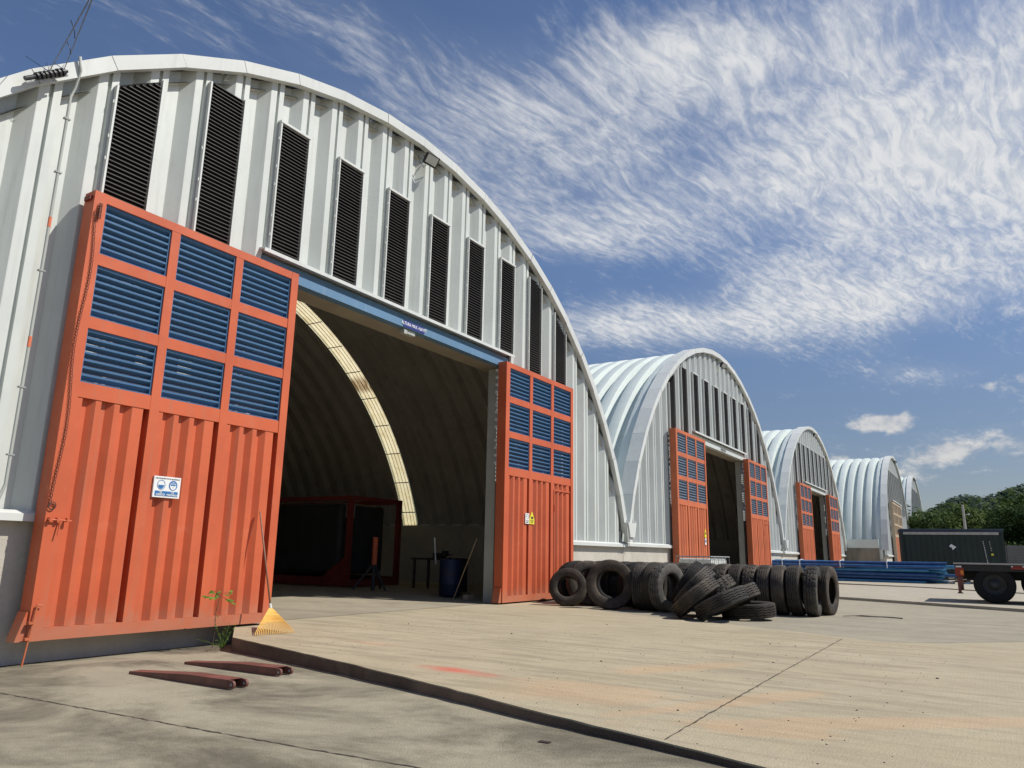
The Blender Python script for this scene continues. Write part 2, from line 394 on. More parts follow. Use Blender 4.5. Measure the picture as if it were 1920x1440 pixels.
def bevel(o, w, seg=2):
    md = o.modifiers.new('bevel', 'BEVEL'); md.width = w; md.segments = seg; md.limit_method = 'ANGLE'; return o
def tag(o, label=None, cat=None, group=None, kind=None):
    if label: o['label'] = label
    if cat: o['category'] = cat
    if group: o['group'] = group
    if kind: o['kind'] = kind
    return o
def empty(name, loc=(0,0,0), label=None, cat=None, group=None):
    o = bpy.data.objects.new(name, None); col.objects.link(o); o.location = loc; o.empty_display_size = .2
    return tag(o, label, cat, group)
CH = {}
def copy_tree(o, parent=None):
    c = o.copy(); col.objects.link(c); c.parent = parent
    for ch in [x for x in col.objects if x.parent == o]: copy_tree(ch, c)
    return c
def text_mesh(body, size, mat, extrude=.001, name='lettering', align='CENTER', bold=0.0, sx=1.0):
    cu = bpy.data.curves.new(name, 'FONT'); cu.body = body; cu.size = size; cu.extrude = extrude
    cu.align_x = align; cu.align_y = 'CENTER'; cu.offset = bold; cu.resolution_u = 3
    o = bpy.data.objects.new(name, cu); col.objects.link(o)
    bpy.context.view_layer.update()
    me = bpy.data.meshes.new_from_object(o); bpy.data.objects.remove(o); bpy.data.curves.remove(cu)
    me.name = name; me.materials.clear(); me.materials.append(mat)
    for v in me.vertices: v.co.x *= sx
    return me
def wall_text(body, x, y, z, size, mat, parent, name='lettering', bold=0.0, sx=1.0):
    """text standing on a wall that faces -Y"""
    me = text_mesh(body, size, mat, name=name, bold=bold, sx=sx)
    for v in me.vertices: c = v.co.copy(); v.co = (c.x, -c.z, c.y)
    return link(name, me, parent, (x, y, z))
def srand(a, b): return random.uniform(a, b)

# ------------------------------------------------------------------ ground, aprons
def interp(x, pts):
    if x <= pts[0][0]: return pts[0][1]
    for (a, fa), (b, fb) in zip(pts, pts[1:]):
        if x <= b: return fa + (fb-fa)*(x-a)/(b-a)
    return pts[-1][1]
def zlow(y): return interp(y, ((-30,-.03),(-9,-.035),(-5,-.11),(-2,-.16),(-1,-.18),(.5,-.27)))
def make_ground():
    def sheet(name, xs, ys, zf, mat, kind='structure'):
        b = MB(); nx, ny = len(xs), len(ys)
        for y in ys:
            for x in xs: b.v.append((x, y, zf(x, y)))
        for j in range(ny-1):
            for i in range(nx-1): b.f.append((j*nx+i, j*nx+i+1, (j+1)*nx+i+1, (j+1)*nx+i))
        return tag(b.build(name, mat), kind=kind)
    # lower stained yard on the left
    ys = [-60,-30,-12] + [-9+.25*i for i in range(41)]
    sheet('lower_ground', [-60,-20,-5,0,3,5,8.5], ys, lambda x, y: zlow(y), M['lower'])
    sheet('ground', [8.5,12,20,40,80,160,400,2500], [-2500,-400,-100,-30,-14,-5,0,.45,20,60,200,700,2500], lambda x, y: -.016, M['yard'])
    sheet('earth', [-2500,-400,-60,8.5], [-2500,-400,-60], lambda x, y: -.03, M['earth'])
    sheet('earth', [-2500,-400,-60], [-60,-10,10,400,2500], lambda x, y: -.03, M['earth'])
    sheet('earth', [-60,8.5], [30,60,400,2500], lambda x, y: -.3, M['earth'])
    # apron in front of the near hangar
    edge_l = [(8.12,.42),(6.93,-1.05)]
    for i in range(1, 61):
        t = i/60; y = -1.05 - 12.95*t
        x = interp(y, ((-14,3.3),(-8.6,4.67),(-6.93,5.17),(-5.63,5.61),(-3.76,6.2),(-1.05,6.93)))
        edge_l.append((x + srand(-.012,.012), y))
    right = [(12,-14),(17.5,-13),(14.3,-10.3),(12.9,-9.0),(12.55,-8.3),(13.1,-7.4),(13.7,-6.2),(14.2,-4.6),(15.0,-2.8),(16.2,-1.2),(16.7,-.6),(16.9,.42)]
    poly = edge_l + right
    b = MB(); b.prism(poly[::-1], .5, 'z', -.5)
    tag(b.build('apron_slab', M['slab']), kind='structure')
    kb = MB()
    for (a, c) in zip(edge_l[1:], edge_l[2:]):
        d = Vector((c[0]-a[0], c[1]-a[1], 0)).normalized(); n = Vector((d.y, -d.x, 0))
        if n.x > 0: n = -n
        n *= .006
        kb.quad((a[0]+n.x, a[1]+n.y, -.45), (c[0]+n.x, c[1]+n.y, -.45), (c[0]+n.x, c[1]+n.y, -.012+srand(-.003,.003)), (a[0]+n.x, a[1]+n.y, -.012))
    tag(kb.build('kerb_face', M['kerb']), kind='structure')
    # hangar two and three aprons
    b = MB(); b.prism([(20,-15),(22.9,-10.3),(25.6,-5.5),(26.6,-2.5),(27.4,.42),(39.5,.42),(37,-9),(36,-15)], .37, 'z', -.31)
    tag(b.build('apron_slab', M['slab_far']), kind='structure')
    b = MB(); b.prism([(30,-18),(34.8,-9.7),(37.3,-7.4),(39.8,-2),(40.5,.42),(66,.42),(66,-18)], .40, 'z', -.30)
    tag(b.build('apron_slab', M['slab_far']), kind='structure')
    # crack-like joints
    def joint(pts, w, z, mat, name='joint'):
        j = MB(); L = []
        for (x, y) in pts: L.append((x, y))
        fine = []
        for (a, c) in zip(L, L[1:]):
            n = max(2, int(math.dist(a, c)/.06))
            for k in range(n): t = k/n; fine.append((a[0]+(c[0]-a[0])*t, a[1]+(c[1]-a[1])*t))
        prev = None
        for (x, y) in fine:
            ww = w*srand(.35, 1.3); ox, oy = srand(-.006,.006), srand(-.006,.006)
            if abs(L[-1][0]-L[0][0]) > abs(L[-1][1]-L[0][1]): p = ((x+ox, y+oy-ww/2), (x+ox, y+oy+ww/2))
            else: p = ((x+ox-ww/2, y+oy), (x+ox+ww/2, y+oy))
            if prev: j.quad((*prev[0], z(prev[0])), (*p[0], z(p[0])), (*p[1], z(p[1])), (*prev[1], z(prev[1])))
            prev = p
        tag(j.build(name, mat), kind='structure')
    dk = paint('dark_joint', (.085,.07,.055), .95, .3, 8)
    joint([(4.95,-7.86),(8.3,-7.80),(12.6,-7.76)], .013, lambda p: .004, dk, 'expansion_joint')
    joint([(3.64,.3),(3.72,-6),(3.8,-9)], .016, lambda p: zlow(p[1])+.004, dk, 'expansion_joint')
    joint([(14.25,-10.15),(12.95,-8.95),(12.6,-8.35)], .03, lambda p: .004, dk, 'expansion_joint')
    # dirt line at the foot of the wall
    joint([(2.4,.33),(6.9,.33)], .06, lambda p: zlow(p[1])+.006, M['earth'], 'dirt_line')
make_ground()

# ------------------------------------------------------------------ hangars
XC, PITCHX = 11.9, 22.53
ZC, RAD = -1.34, 11.72
def arch_z(dx, r): 
    q = r*r - dx*dx
    return ZC + math.sqrt(q) if q > 0 else -9
PER = .7325
def cladding_mesh():
    b = MB(); prof = [(0,0),(.10,0),(.112,.16),(.375,.16),(.38,.165),(.462,.083),(.468,.077),(.548,0),(.555,-.002),(.675,-.002),(.685,.05),(.727,.05)]
    samples = []
    k0 = -7
    for k in range(k0, 30):
        for (o, y) in prof:
            x = -6.90 + k*PER + o
            if -11.25 < x < 11.25: samples.append((x, .45+y))
    samples = [(-11.26, .45)] + samples + [(11.26, .45)]
    rr = 11.55
    def zt(x): return max(arch_z(x, rr), 1.55)
    for (x0, y0), (x1, y1) in zip(samples, samples[1:]):
        xm = (x0+x1)/2; zb = 6.2 if abs(xm) < 3.98 else 1.55
        if max(zt(x0), zt(x1)) <= zb+.01: continue
        b.quad((x0,y0,zb), (x1,y1,zb), (x1,y1,max(zt(x1), zb)), (x0,y0,max(zt(x0), zb)))
    # fine fold line on the recessed flats
    return b
def seg_angles(r, n):
    a0 = math.asin((1.5-ZC)/r); return [a0 + (math.pi-2*a0)*i/n for i in range(n+1)]
def arch_trim_mesh():
    b = MB(); ro, ri = RAD, 11.52; n = 24
    a0 = math.acos(11.255/ro); A = [a0+(math.pi-2*a0)*i/n for i in range(n+1)]
    for i in range(n):
        a, c = A[i], A[i+1]; 
        j = srand(-.006,.006)
        y0 = .30 + j; y1 = .80
        P = lambda ang, r, y: (r*math.cos(ang), y, ZC + r*math.sin(ang))
        e = .0003
        b.quad(P(a+e,ro,y0), P(a+e,ri,y0+.01), P(c-e,ri,y0+.01), P(c-e,ro,y0))      # face
        b.quad(P(a+e,ro,y0), P(c-e,ro,y0), P(c-e,ro+.004,y1), P(a+e,ro+.004,y1))     # outside
        b.quad(P(a+e,ri,y0+.01), P(a+e,ri,.447), P(c-e,ri,.447), P(c-e,ri,y0+.01))   # underside
        b.quad(P(a+e,ro,y1), P(c-e,ro,y1), P(c-e,ri,y1), P(a+e,ri,y1))
    return b
NRIB = 34; RP = .75; SKY_I = 11
def vault_prof(i0, i1):
    pr = []
    for i in range(i0, i1):
        y = .50 + i*RP
        pr += [(y,0),(y+.11,0),(y+.12,.02),(y+.13,0),(y+.20,0),(y+.29,.23),(y+.42,.245),(y+.55,.245),(y+.68,.23)]
    pr.append((.50+i1*RP, 0)); return pr
def vault_mesh(pr, base=11.36, n=64, flip=False):
    b = MB(); A = seg_angles(base, n); m = len(pr)
    for a in A:
        ca, sa = math.cos(a), math.sin(a)
        for (y, h) in pr: b.v.append(((base+h)*ca, y, ZC+(base+h)*sa))
    for i in range(n):
        for j in range(m-1): b.f.append((i*m+j, (i+1)*m+j, (i+1)*m+j+1, i*m+j+1))
    return b
def louver_mesh(i, zb, zt=8.68):
    b = MB(); x0 = -6.85 + i*1.465 + .02; x1 = x0 + .635
    rr = 11.34
    pitch = .066; n = int((zt-zb)/pitch)
    for k in range(n):
        z = zb + .03 + k*pitch
        xa, xb = x0, x1
        lim = lambda zz: math.sqrt(max(0, rr*rr-(zz-ZC)**2))
        xa = max(xa, -lim(z+.05)); xb = min(xb, lim(z+.05))
        if xb-xa < .03: continue
        b.prism([(.378, z),(.378, z+.010),(.434, z+.048),(.434, z+.040),(.390, z+.005),(.390, z)], xb-xa, 'x', xa)
    bk = MB(); N = 6
    for q in range(N):
        xa = x0 + (x1-x0)*q/N; xb = x0 + (x1-x0)*(q+1)/N
        ta, tb = min(zt, arch_z(xa, rr)), min(zt, arch_z(xb, rr))
        bk.quad((xa,.440,zb),(xb,.440,zb),(xb,.440,tb),(xa,.440,ta))
    fr = MB()
    ta, tb = min(zt, arch_z(x0-.02, rr)), min(zt, arch_z(x1+.02, rr))
    fr.box(x0-.030, x0-.002, .370, .443, zb, ta); fr.box(x1+.002, x1+.030, .370, .443, zb, tb)
    if ta >= zt-.001 and tb >= zt-.001: fr.box(x0-.04, x1+.04, .360, .443, zt+.001, zt+.045)
    for zz in (zb+.25, zb+.6, zb+1.2, zb+1.55, zb+2.1):
        if zz < min(ta, tb)-.1:
            fr.box(x0-.050, x0-.031, .38, .40, zz, zz+.05); fr.box(x1+.031, x1+.050, .38, .40, zz, zz+.05)
    return b, bk, fr

def make_door(body, louv, name='sliding_door', wicket=False, lower=None, lit_ends=True):
    """closed-frame sliding leaf, 3.6 wide, origin at left bottom front corner"""
    W, H, T = 3.6, 5.83, .25
    SL, SR, MU, TOP, RAIL, LOW, BOT = .17, .15, .14, .13, .16, .20, .15
    ph = (H-3.0-TOP-2*RAIL-LOW)/3; pw = (W-SL-SR-2*MU)/3
    f = MB()
    f.box(0, SL, 0, T, 0, H); f.box(W-SR, W, 0, T, 0, H)
    f.box(SL, W-SR, .003, T, H-TOP, H-.002); f.box(SL, W-SR, .003, T, 0.002, BOT)
    cols = [SL + i*(pw+MU) for i in range(3)]
    for i in (1, 2): f.box(cols[i]-MU, cols[i], .006, .22, BOT, H-TOP)
    zrows = []
    z = H-TOP
    for r in range(3):
        zrows.append((z-ph, z)); z -= ph
        h = RAIL if r < 2 else LOW
        for c in range(3): f.box(cols[c], cols[c]+pw, .009, .21, z-h, z)
        z -= h
    door = f.build(name, body)
    lm = MB(); n = 7; pt = (ph-.03)/n
    lm.box(0, .022, .03, .13, 0, ph); lm.box(pw-.022, pw, .03, .13, 0, ph)
    lm.box(.022, pw-.022, .03, .13, ph-.02, ph); lm.box(.022, pw-.022, .03, .13, 0, .018)
    for k in range(n):
        z = .022 + k*pt
        lm.prism([(.035, z+pt-.032),(.035, z+pt-.004),(.041, z+pt-.004),(.043, z+pt-.032),(.104, z+.028),(.100, z+.022)], pw-.044, 'x', .022)
    lme = lm.mesh('louver_panel', louv)
    for (z0, z1) in zrows:
        for c in cols: link('louver_panel', lme, door, (c, 0, z0))
    cm = MB(); zt = 3.0-.002; zb = BOT+.002
    xs = [(0,.018)]; x = 0; u = (pw-.085)/3.62
    for k in range(4):
        xs += [(x+.075, .018)]
        if k == 3: break
        xs += [(x+.095, .088), (x+.168, .088)]
        x += u
        xs += [(x-.002, .018)]
    xs += [(pw-.085, .018), (pw-.082, .19), (pw, .19)]
    xs = sorted(set(xs), key=lambda t: t[0])
    for (a, ya), (c, yc) in zip(xs, xs[1:]): cm.quad((a,ya,zb),(c,yc,zb),(c,yc,zt),(a,ya,zt))
    cme = cm.mesh('corrugated_panel', body)
    for c in cols: link('corrugated_panel', cme, door, (c, 0, 0))
    if lower: cme.materials[0] = lower
    cl = MB()
    for r, (z0, z1) in enumerate(zrows):
        for k in range(4): cl.box(-.045, -.003, .255, .30, z0+.06+k*.185, z0+.12+k*.185)
    cl.box(-.003, .006, .252, .258, 2.9, 5.6)
    if lit_ends: cl.build('lit_louver_ends', M['whiteplastic'], door)  # pale boxes painted as lit louver ends, joined by an added bar
    ft = MB(); ft.prism([(-.12,0),(0.0,0),(0.0,.34),(-.03,.34)], .2, 'y', .03); ft.build('corner_gusset', body, door)
    if wicket:
        w = MB(); x0 = cols[2]+.02
        w.box(x0, x0+pw-.10, -.004, .012, 2.80, 2.84); w.box(x0, x0+.035, -.004, .012, .2, 2.80)
        w.box(x0+.0, x0+.02, -.02, -.006, 2.25, 2.42); w.build('wicket_frame', body, door)
    return door
CL_ME = TR_ME = None
def make_hangar(proto_doors, blue_beam=False, skylight=False, door_x=(-7.07,3.34)):
    global CL_ME, TR_ME
    h = empty('arched_hangar')
    if CL_ME is None:
        CL_ME = cladding_mesh().mesh('facade_cladding', M['white'])
        TR_ME = arch_trim_mesh().mesh('arch_trim', M['trim'])
    cme = CL_ME
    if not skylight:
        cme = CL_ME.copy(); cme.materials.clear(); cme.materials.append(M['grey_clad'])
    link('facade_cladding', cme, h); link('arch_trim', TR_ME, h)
    if skylight:
        vault_mesh(vault_prof(0, SKY_I)).build('vault_roof', M['roof'], h)
        vault_mesh(vault_prof(SKY_I+1, NRIB)).build('vault_roof', M['roof'], h)
        y = .50+SKY_I*RP
        pr = [(y,0),(y+.05,.02),(y+.07,.05),(y+.21,.05),(y+.225,.03),(y+.24,.05),(y+.37,.05),(y+.385,.03),(y+.40,.05),(y+.53,.05),(y+.545,.03),(y+.56,.05),(y+.69,.05),(y+.70,.02),(y+RP,0)]
        sk = vault_mesh(pr).build('skylight_panel', M['skylight'], h)
        st = MB()
        for a in seg_angles(11.3, 25):
            ca, sa = math.cos(a), math.sin(a); t = .018; n = Vector((-sa, 0, ca))*t
            p0 = Vector((11.33*ca, y+.03, ZC+11.33*sa)); p1 = Vector((11.33*ca, y+.72, ZC+11.33*sa))
            st.quad(p0-n, p1-n, p1+n, p0+n)
        AA = seg_angles(11.3, 60)
        for a, c in zip(AA, AA[1:]):
            P = lambda an, yy: (11.332*math.cos(an), yy, ZC+11.332*math.sin(an))
            st.quad(P(a, y+.022), P(c, y+.022), P(c, y+.034), P(a, y+.034))
        st.build('panel_joint', M['iron'], sk)
        for (i0, i1) in ((0, SKY_I), (SKY_I+1, NRIB)):
            vault_mesh(vault_prof(i0, i1), 11.335).build('roof_lining', M['lining'], h)
    else:
        vault_mesh(vault_prof(0, NRIB)).build('vault_roof', M['roof'], h)
        vault_mesh(vault_prof(0, NRIB), 11.335, 30).build('roof_lining', M['lining'], h)
    # end wall
    yb = .50+NRIB*RP; e = MB(); A = seg_angles(11.5, 30)
    pts = [(11.5*math.cos(a), ZC+11.5*math.sin(a)) for a in A]
    e.prism([(10.95,-.3)]+pts+[(-10.95,-.3)], .1, 'y', yb+.02); e.build('end_wall', M['lining'], h)
    # concrete base walls
    for (xa, xb) in ((-11.26, -3.78), (4.1, 11.26)):
        w = MB(); w.box(xa, xb, .50, .72, -.45, 1.47); bevel(w.build('base_wall', M['wallconc'], h), .012)
    for sx in (-1, 1):
        s = MB(); x0, x1 = sorted((sx*10.86, sx*11.235)); s.box(x0, x1, .73, yb, -.45, 1.22); s.build('base_wall', M['wallconc'], h)
        s = MB(); x0, x1 = sorted((sx*10.99, sx*11.26)); s.box(x0, x1, .75, yb, 1.221, 1.98); s.build('foot_flashing', M['roof'], h)
        s = MB(); x0, x1 = sorted((sx*10.78, sx*10.855)); s.box(x0, x1, .75, yb, -.02, 2.15); s.build('gap_cover_plate', M['lining'], h)  # added dull plate, hides the bright gaps at the foot of the lining
        s = MB()
        x0, x1 = (-11.25, -3.98) if sx < 0 else (4.08, 11.25)
        s.prism([(.36,1.44),(.36,1.53),(.46,1.575),(.56,1.575),(.56,1.475),(.385,1.475),(.385,1.44)], x1-x0, 'x', x0); s.build('wall_sill', M['trim'], h)
        j = MB(); x0, x1 = (-4.1, -3.6) if sx < 0 else (3.62, 4.08)
        j.box(x0, x1, .46, .74, -.3, 5.80); bevel(j.build('door_pillar', M['pillar'], h), .01)
    bm = MB(); mt = M['beam'] if blue_beam else M['white']
    bm.prism([(.26,5.80),(.26,5.955),(.40,5.99),(.40,6.14),(.448,6.14),(.448,5.80)], 8.1, 'x', -4.1)
    beam = bm.build('door_track_beam', mt, h)
    s = MB(); s.box(-4.1, 4.08, .449, .95, 5.801, 5.93); s.build('soffit', M['soffit'], h)
    t = MB(); t.prism([(.20,6.135),(.20,6.20),(.40,6.235),(.55,6.235),(.55,6.205),(.40,6.205),(.222,6.178),(.222,6.135)], 8.1, 'x', -4.08)
    t.build('rain_flashing', M['trim'], h)
    for i in range(10):
        zb = 6.235 if 2 <= i <= 7 else 5.3
        b, bk, fr = louver_mesh(i, zb)
        lo = b.build('louver_vent', M['vent'], h); bk.build('vent_backing', M['black'], lo); fr.build('vent_frame', M['trim'], lo)
    fl = MB()
    ys = [.46,1.5,3,27]; zs = [.0,.02,.06,.1]
    for k in range(3):
        fl.quad((-10.86,ys[k],zs[k]),(10.86,ys[k],zs[k]),(10.86,ys[k+1],zs[k+1]),(-10.86,ys[k+1],zs[k+1]))
    fl.build('interior_floor', M['floor'], h)
    for ch in [o for o in col.objects if o.parent == h]:
        if ch.name.split('.')[0] not in ('door_track_beam', 'rain_flashing', 'soffit', 'door_pillar', 'interior_floor'): ch.location.y = -.10
    for pd, dx in zip(proto_doors, door_x):
        if pd.parent is None: pd.parent = h; d = pd
        else: d = copy_tree(pd, h)
        d.location = (dx, 0, .035)
    return h
dl = make_door(M['orange'], M['blue'], lit_ends=False); dr = make_door(M['orange'], M['blue'], wicket=True)
h1 = make_hangar((dl, dr), blue_beam=True, skylight=True)
h1.location = (XC, 0, 0)
tag(h1, 'nearest white arched hangar with large orange sliding doors and open doorway', 'hangar', 'arched hangars in a row')
# second door set, rustier, for hangars two and three
dl2 = make_door(M['orange_far'], M['greyblue']); dr2 = make_door(M['orange_far'], M['greyblue'], wicket=True)
h2 = make_hangar((dl2, dr2)); h2.location = (XC+PITCHX, 0, 0)
tag(h2, 'second arched hangar from the left, white vault with rusty orange doors', 'hangar', 'arched hangars in a row')
h3 = copy_tree(h2); h3.location = (XC+2*PITCHX, 0, 0)
tag(h3, 'third arched hangar from the left, behind the blue pipe heap', 'hangar', 'arched hangars in a row')
dl4 = make_door(M['tan'], M['tan'], lower=M['orange_far']); dr4 = make_door(M['tan'], M['tan'], lower=M['orange_far'])
h4 = make_hangar((dl4, dr4), door_x=(-7.07,-3.45)); h4.location = (XC+3*PITCHX, -3.1, 0)
tag(h4, 'fourth arched hangar standing forward of the others, tan louvered door closed', 'hangar', 'arched hangars in a row')
w = MB(); w.box(-11.33, -11.25, .9, 25.6, -.45, 2.05); w.build('base_wall', M['kerb2'], h4)
w = MB(); w.box(-11.31, -10.98, .9, 25.6, 2.055, 2.72); w.build('foot_flashing', M['roof'], h4)
h5 = copy_tree(h4); h5.location = (XC+4*PITCHX, -3.2, 0)
tag(h5, 'farthest and smallest-looking arched hangar, just before the trees', 'hangar', 'arched hangars in a row')
h2.scale = (1,1,1.025); h3.scale = (1,1,1.01); h4.scale = (1,1,1.05); h5.scale = (1,1,1.08)

# door furniture of the near left door
def near_door_fittings():
    c = MB(); z = 5.52; k = 0; x = .075
    while z > 1.62:
        xx = .05 - .0*(5.5-z) + (.03*math.sin(z*3)); r = .014
        ax = Vector((1,0,0)) if k % 2 else Vector((.3,-.9,0)).normalized()
        pts = []
        for i in range(7):
            t = 2*math.pi*i/6; pts.append(Vector((xx, -.022, z)) + ax*math.cos(t)*r + Vector((0,0,1))*math.sin(t)*.024)
        c.tube(pts, .0042, 4, cap=False); z -= .040; k += 1
    for zc_, rr in ((1.60,.045),(1.585,.038)):
        pts = [Vector((.05+math.cos(t)*rr, -.02, zc_+math.sin(t)*rr)) for t in [2*math.pi*i/12 for i in range(13)]]
        c.tube(pts, .005, 5, cap=False)
    c.build('chain', M['iron'], dl)
    s = MB(); pts = [(.08+.018*math.cos(t*1.0), -.03+.018*math.sin(t*1.0), 5.66-.0035*t) for t in range(0, 66)]
    s.tube(pts, .006, 4); s.build('coil_spring', M['iron'], dl)
    b = MB(); b.tube([(.02,-.035,1.43),(.30,-.035,1.42)], .011, 8); b.tube([(.17,-.035,1.42),(.15,-.05,1.24)], .009, 6)
    b.box(.03,.06,-.05,0,1.405,1.455); b.box(.12,.15,-.05,0,1.405,1.455); b.box(.24,.27,-.05,0,1.405,1.455)
    b.build('slide_bolt', M['orange'], dl)
    r = MB(); r.tube([(.05,-.03,.42),(-.03,-.035,-.31)], .011, 8); r.tube([(.05,-.03,.42),(.11,-.035,.41)], .009, 6)
    r.box(-.02,.05,-.05,0,.20,.23); r.box(-.04,.03,-.05,0,.02,.05)
    r.build('drop_rod', M['orange_far'], dl)
    q = MB(); q.box(-.035,.01,.05,.2,5.70,5.76); q.build('stop_tab', M['tankred'], dl)
near_door_fittings()

# small white sensor box under the beam
s = MB(); s.box(11.62,12.0,.30,.42,5.70,5.795); s.box(11.62,11.72,.285,.299,5.68,5.77)
tag(bevel(s.build('junction_box', M['pillar']), .006), 'small grey junction box hanging under the blue door beam', 'junction box')

# ------------------------------------------------------------------ signs
def height_sign(x, y, z, body, label, mat, tm):
    b = MB(); b.box(x-.35, x+.35, y-.008, y, z-.07, z+.07)
    t = tag(b.build('height_sign', mat), label, 'sign')
    wall_text(body, x, y-.010, z+.004, .098, tm, t, bold=.0015, sx=.85)
    return t
height_sign(11.9, .258, 5.885, 'ALTURA MAX. 4.60 MT', 'narrow navy height limit sign with white letters on the blue door beam', M['signnavy'], M['signwhite'])
height_sign(11.9+PITCHX, .258, 6.035, 'ALTURA MAX. 4.60 MT', 'narrow grey height limit sign on the white beam of the second hangar', M['grey'], M['ink'])

def helmet_sign():
    x0, x1, z0, z1, y = 6.185, 6.60, 1.835, 2.13, -.012
    b = MB(); b.box(x0, x1, y, -.002+.018, z0, z1)
    t = tag(bevel(b.build('safety_sign', M['signwhite']), .003), 'white and blue safety sign with helmet and mask symbols on the near orange door', 'sign')
    cx = (x0+x1)/2; yy = y-.002
    p = MB(); p.box(x0+.03, x1-.03, yy, yy+.001, z0+.022, z0+.092); p.build('blue_band', M['signblue'], t)
    wall_text('USE', cx-.092, yy-.002, z0+.076, .026, M['signwhite'], t, bold=.0008)
    wall_text('CASCO', cx-.092, yy-.002, z0+.042, .040, M['signwhite'], t, bold=.0012)
    wall_text('USE', cx+.092, yy-.002, z0+.076, .026, M['signwhite'], t, bold=.0008)
    wall_text('MASCARILLA', cx+.092, yy-.002, z0+.042, .034, M['signwhite'], t, bold=.001, sx=.88)
    wall_text('USE IMPLEMENTOS DE SEGURIDAD', cx, yy, z1-.030, .024, M['ink'], t)
    def disc(cx, cz, rx, rz, y, mat, name, a0=0, a1=360, hole=0):
        m = MB(); n = 36
        P = [(cx+rx*math.cos(R_(a0+(a1-a0)*i/n)), y, cz+rz*math.sin(R_(a0+(a1-a0)*i/n))) for i in range(n+1)]
        if hole:
            Q = [(cx+(rx-hole)*math.cos(R_(a0+(a1-a0)*i/n)), y, cz+(rz-hole)*math.sin(R_(a0+(a1-a0)*i/n))) for i in range(n+1)]
            for i in range(n): m.quad(P[i], P[i+1], Q[i+1], Q[i])
        else:
            m.v += P; m.f.append(tuple(range(n+1)))
        return m.build(name, mat, t)
    cz = z1-.118
    disc(cx-.092, cz, .062, .068, yy, M['signblue'], 'helmet_symbol', hole=.008)
    disc(cx-.092, cz-.002, .044, .052, yy-.001, M['signblue'], 'helmet_symbol', 180, 360)
    disc(cx+.092, cz, .066, .070, yy, M['signblue'], 'mask_symbol')
    disc(cx+.092, cz-.004, .047, .056, yy-.001, M['signwhite'], 'mask_symbol')
    disc(cx+.092, cz+.030, .036, .016, yy-.002, M['signblue'], 'mask_symbol', 0, 180)
    g = MB(); g.box(cx+.055, cx+.129, yy-.003, yy-.002, cz-.002, cz+.020); g.build('mask_symbol', M['signblue'], t)
    g = MB(); g.box(cx+.080, cx+.104, yy-.003, yy-.002, cz-.034, cz-.028); g.box(cx+.086, cx+.098, yy-.003, yy-.002, cz-.022, cz-.018); g.build('mask_symbol', M['grey'], t)
helmet_sign()
def phone_and_camera_signs():
    y = -.012
    b = MB(); b.box(16.22, 16.40, y, y+.02, 1.90, 2.16)
    t = tag(b.build('notice_sign', M['signwhite']), 'small white notice with a round symbol on the right orange door', 'sign')
    m = MB(); n = 24
    for i in range(n):
        a, c = 2*math.pi*i/n, 2*math.pi*(i+1)/n
        if 150 < math.degrees(a) < 230: continue
        m.quad((16.31+.062*math.cos(a), y-.002, 2.075+.062*math.sin(a)), (16.31+.062*math.cos(c), y-.002, 2.075+.062*math.sin(c)),
               (16.31+.054*math.cos(c), y-.002, 2.075+.054*math.sin(c)), (16.31+.054*math.cos(a), y-.002, 2.075+.054*math.sin(a)))
    m.box(16.25,16.30,y-.003,y-.002,2.07,2.082); m.box(16.24,16.38,y-.003,y-.002,1.962,1.978); m.box(16.26,16.35,y-.003,y-.002,1.925,1.942)
    m.build('symbol', M['ink'], t)
    b = MB(); b.prism([(16.42,1.90),(16.66,1.90),(16.66,2.02),(16.56,2.20),(16.53,2.20),(16.42,2.02)], .012, 'y', y)
    t = tag(b.build('camera_sign', M['signyellow']), 'yellow triangular camera warning sign on the right orange door', 'sign')
    m = MB(); m.box(16.49,16.60,y-.002,y-.001,2.045,2.085); m.box(16.51,16.58,y-.002,y-.001,2.02,2.044)
    for k, zz in enumerate((1.985,1.955,1.93)): m.box(16.46+.01*k,16.62-.01*k,y-.002,y-.001,zz,zz+.012)
    m.build('camera_symbol', M['ink'], t)
    X = PITCHX
    b = MB(); b.prism([(7.85+X,1.95),(8.07+X,1.95),(8.07+X,2.08),(7.96+X,2.32),(7.85+X,2.08)], .012, 'y', y)
    t = tag(b.build('warning_sign', M['signyellow']), 'yellow warning sign on the left rusty door of the second hangar', 'sign')
    m = MB(); m.box(7.90+X,8.02+X,y-.002,y-.001,2.07,2.15); m.build('symbol', M['ink'], t)
    b = MB(); b.box(7.87+X, 8.05+X, y, y+.012, 1.66, 1.92)
    t = tag(b.build('notice_sign', M['signwhite']), 'white notice under the yellow sign on the second hangar door', 'sign')
    m = MB(); m.box(7.90+X,8.02+X,y-.002,y-.001,1.75,1.86); m.build('symbol', M['signblue'], t)
phone_and_camera_signs()

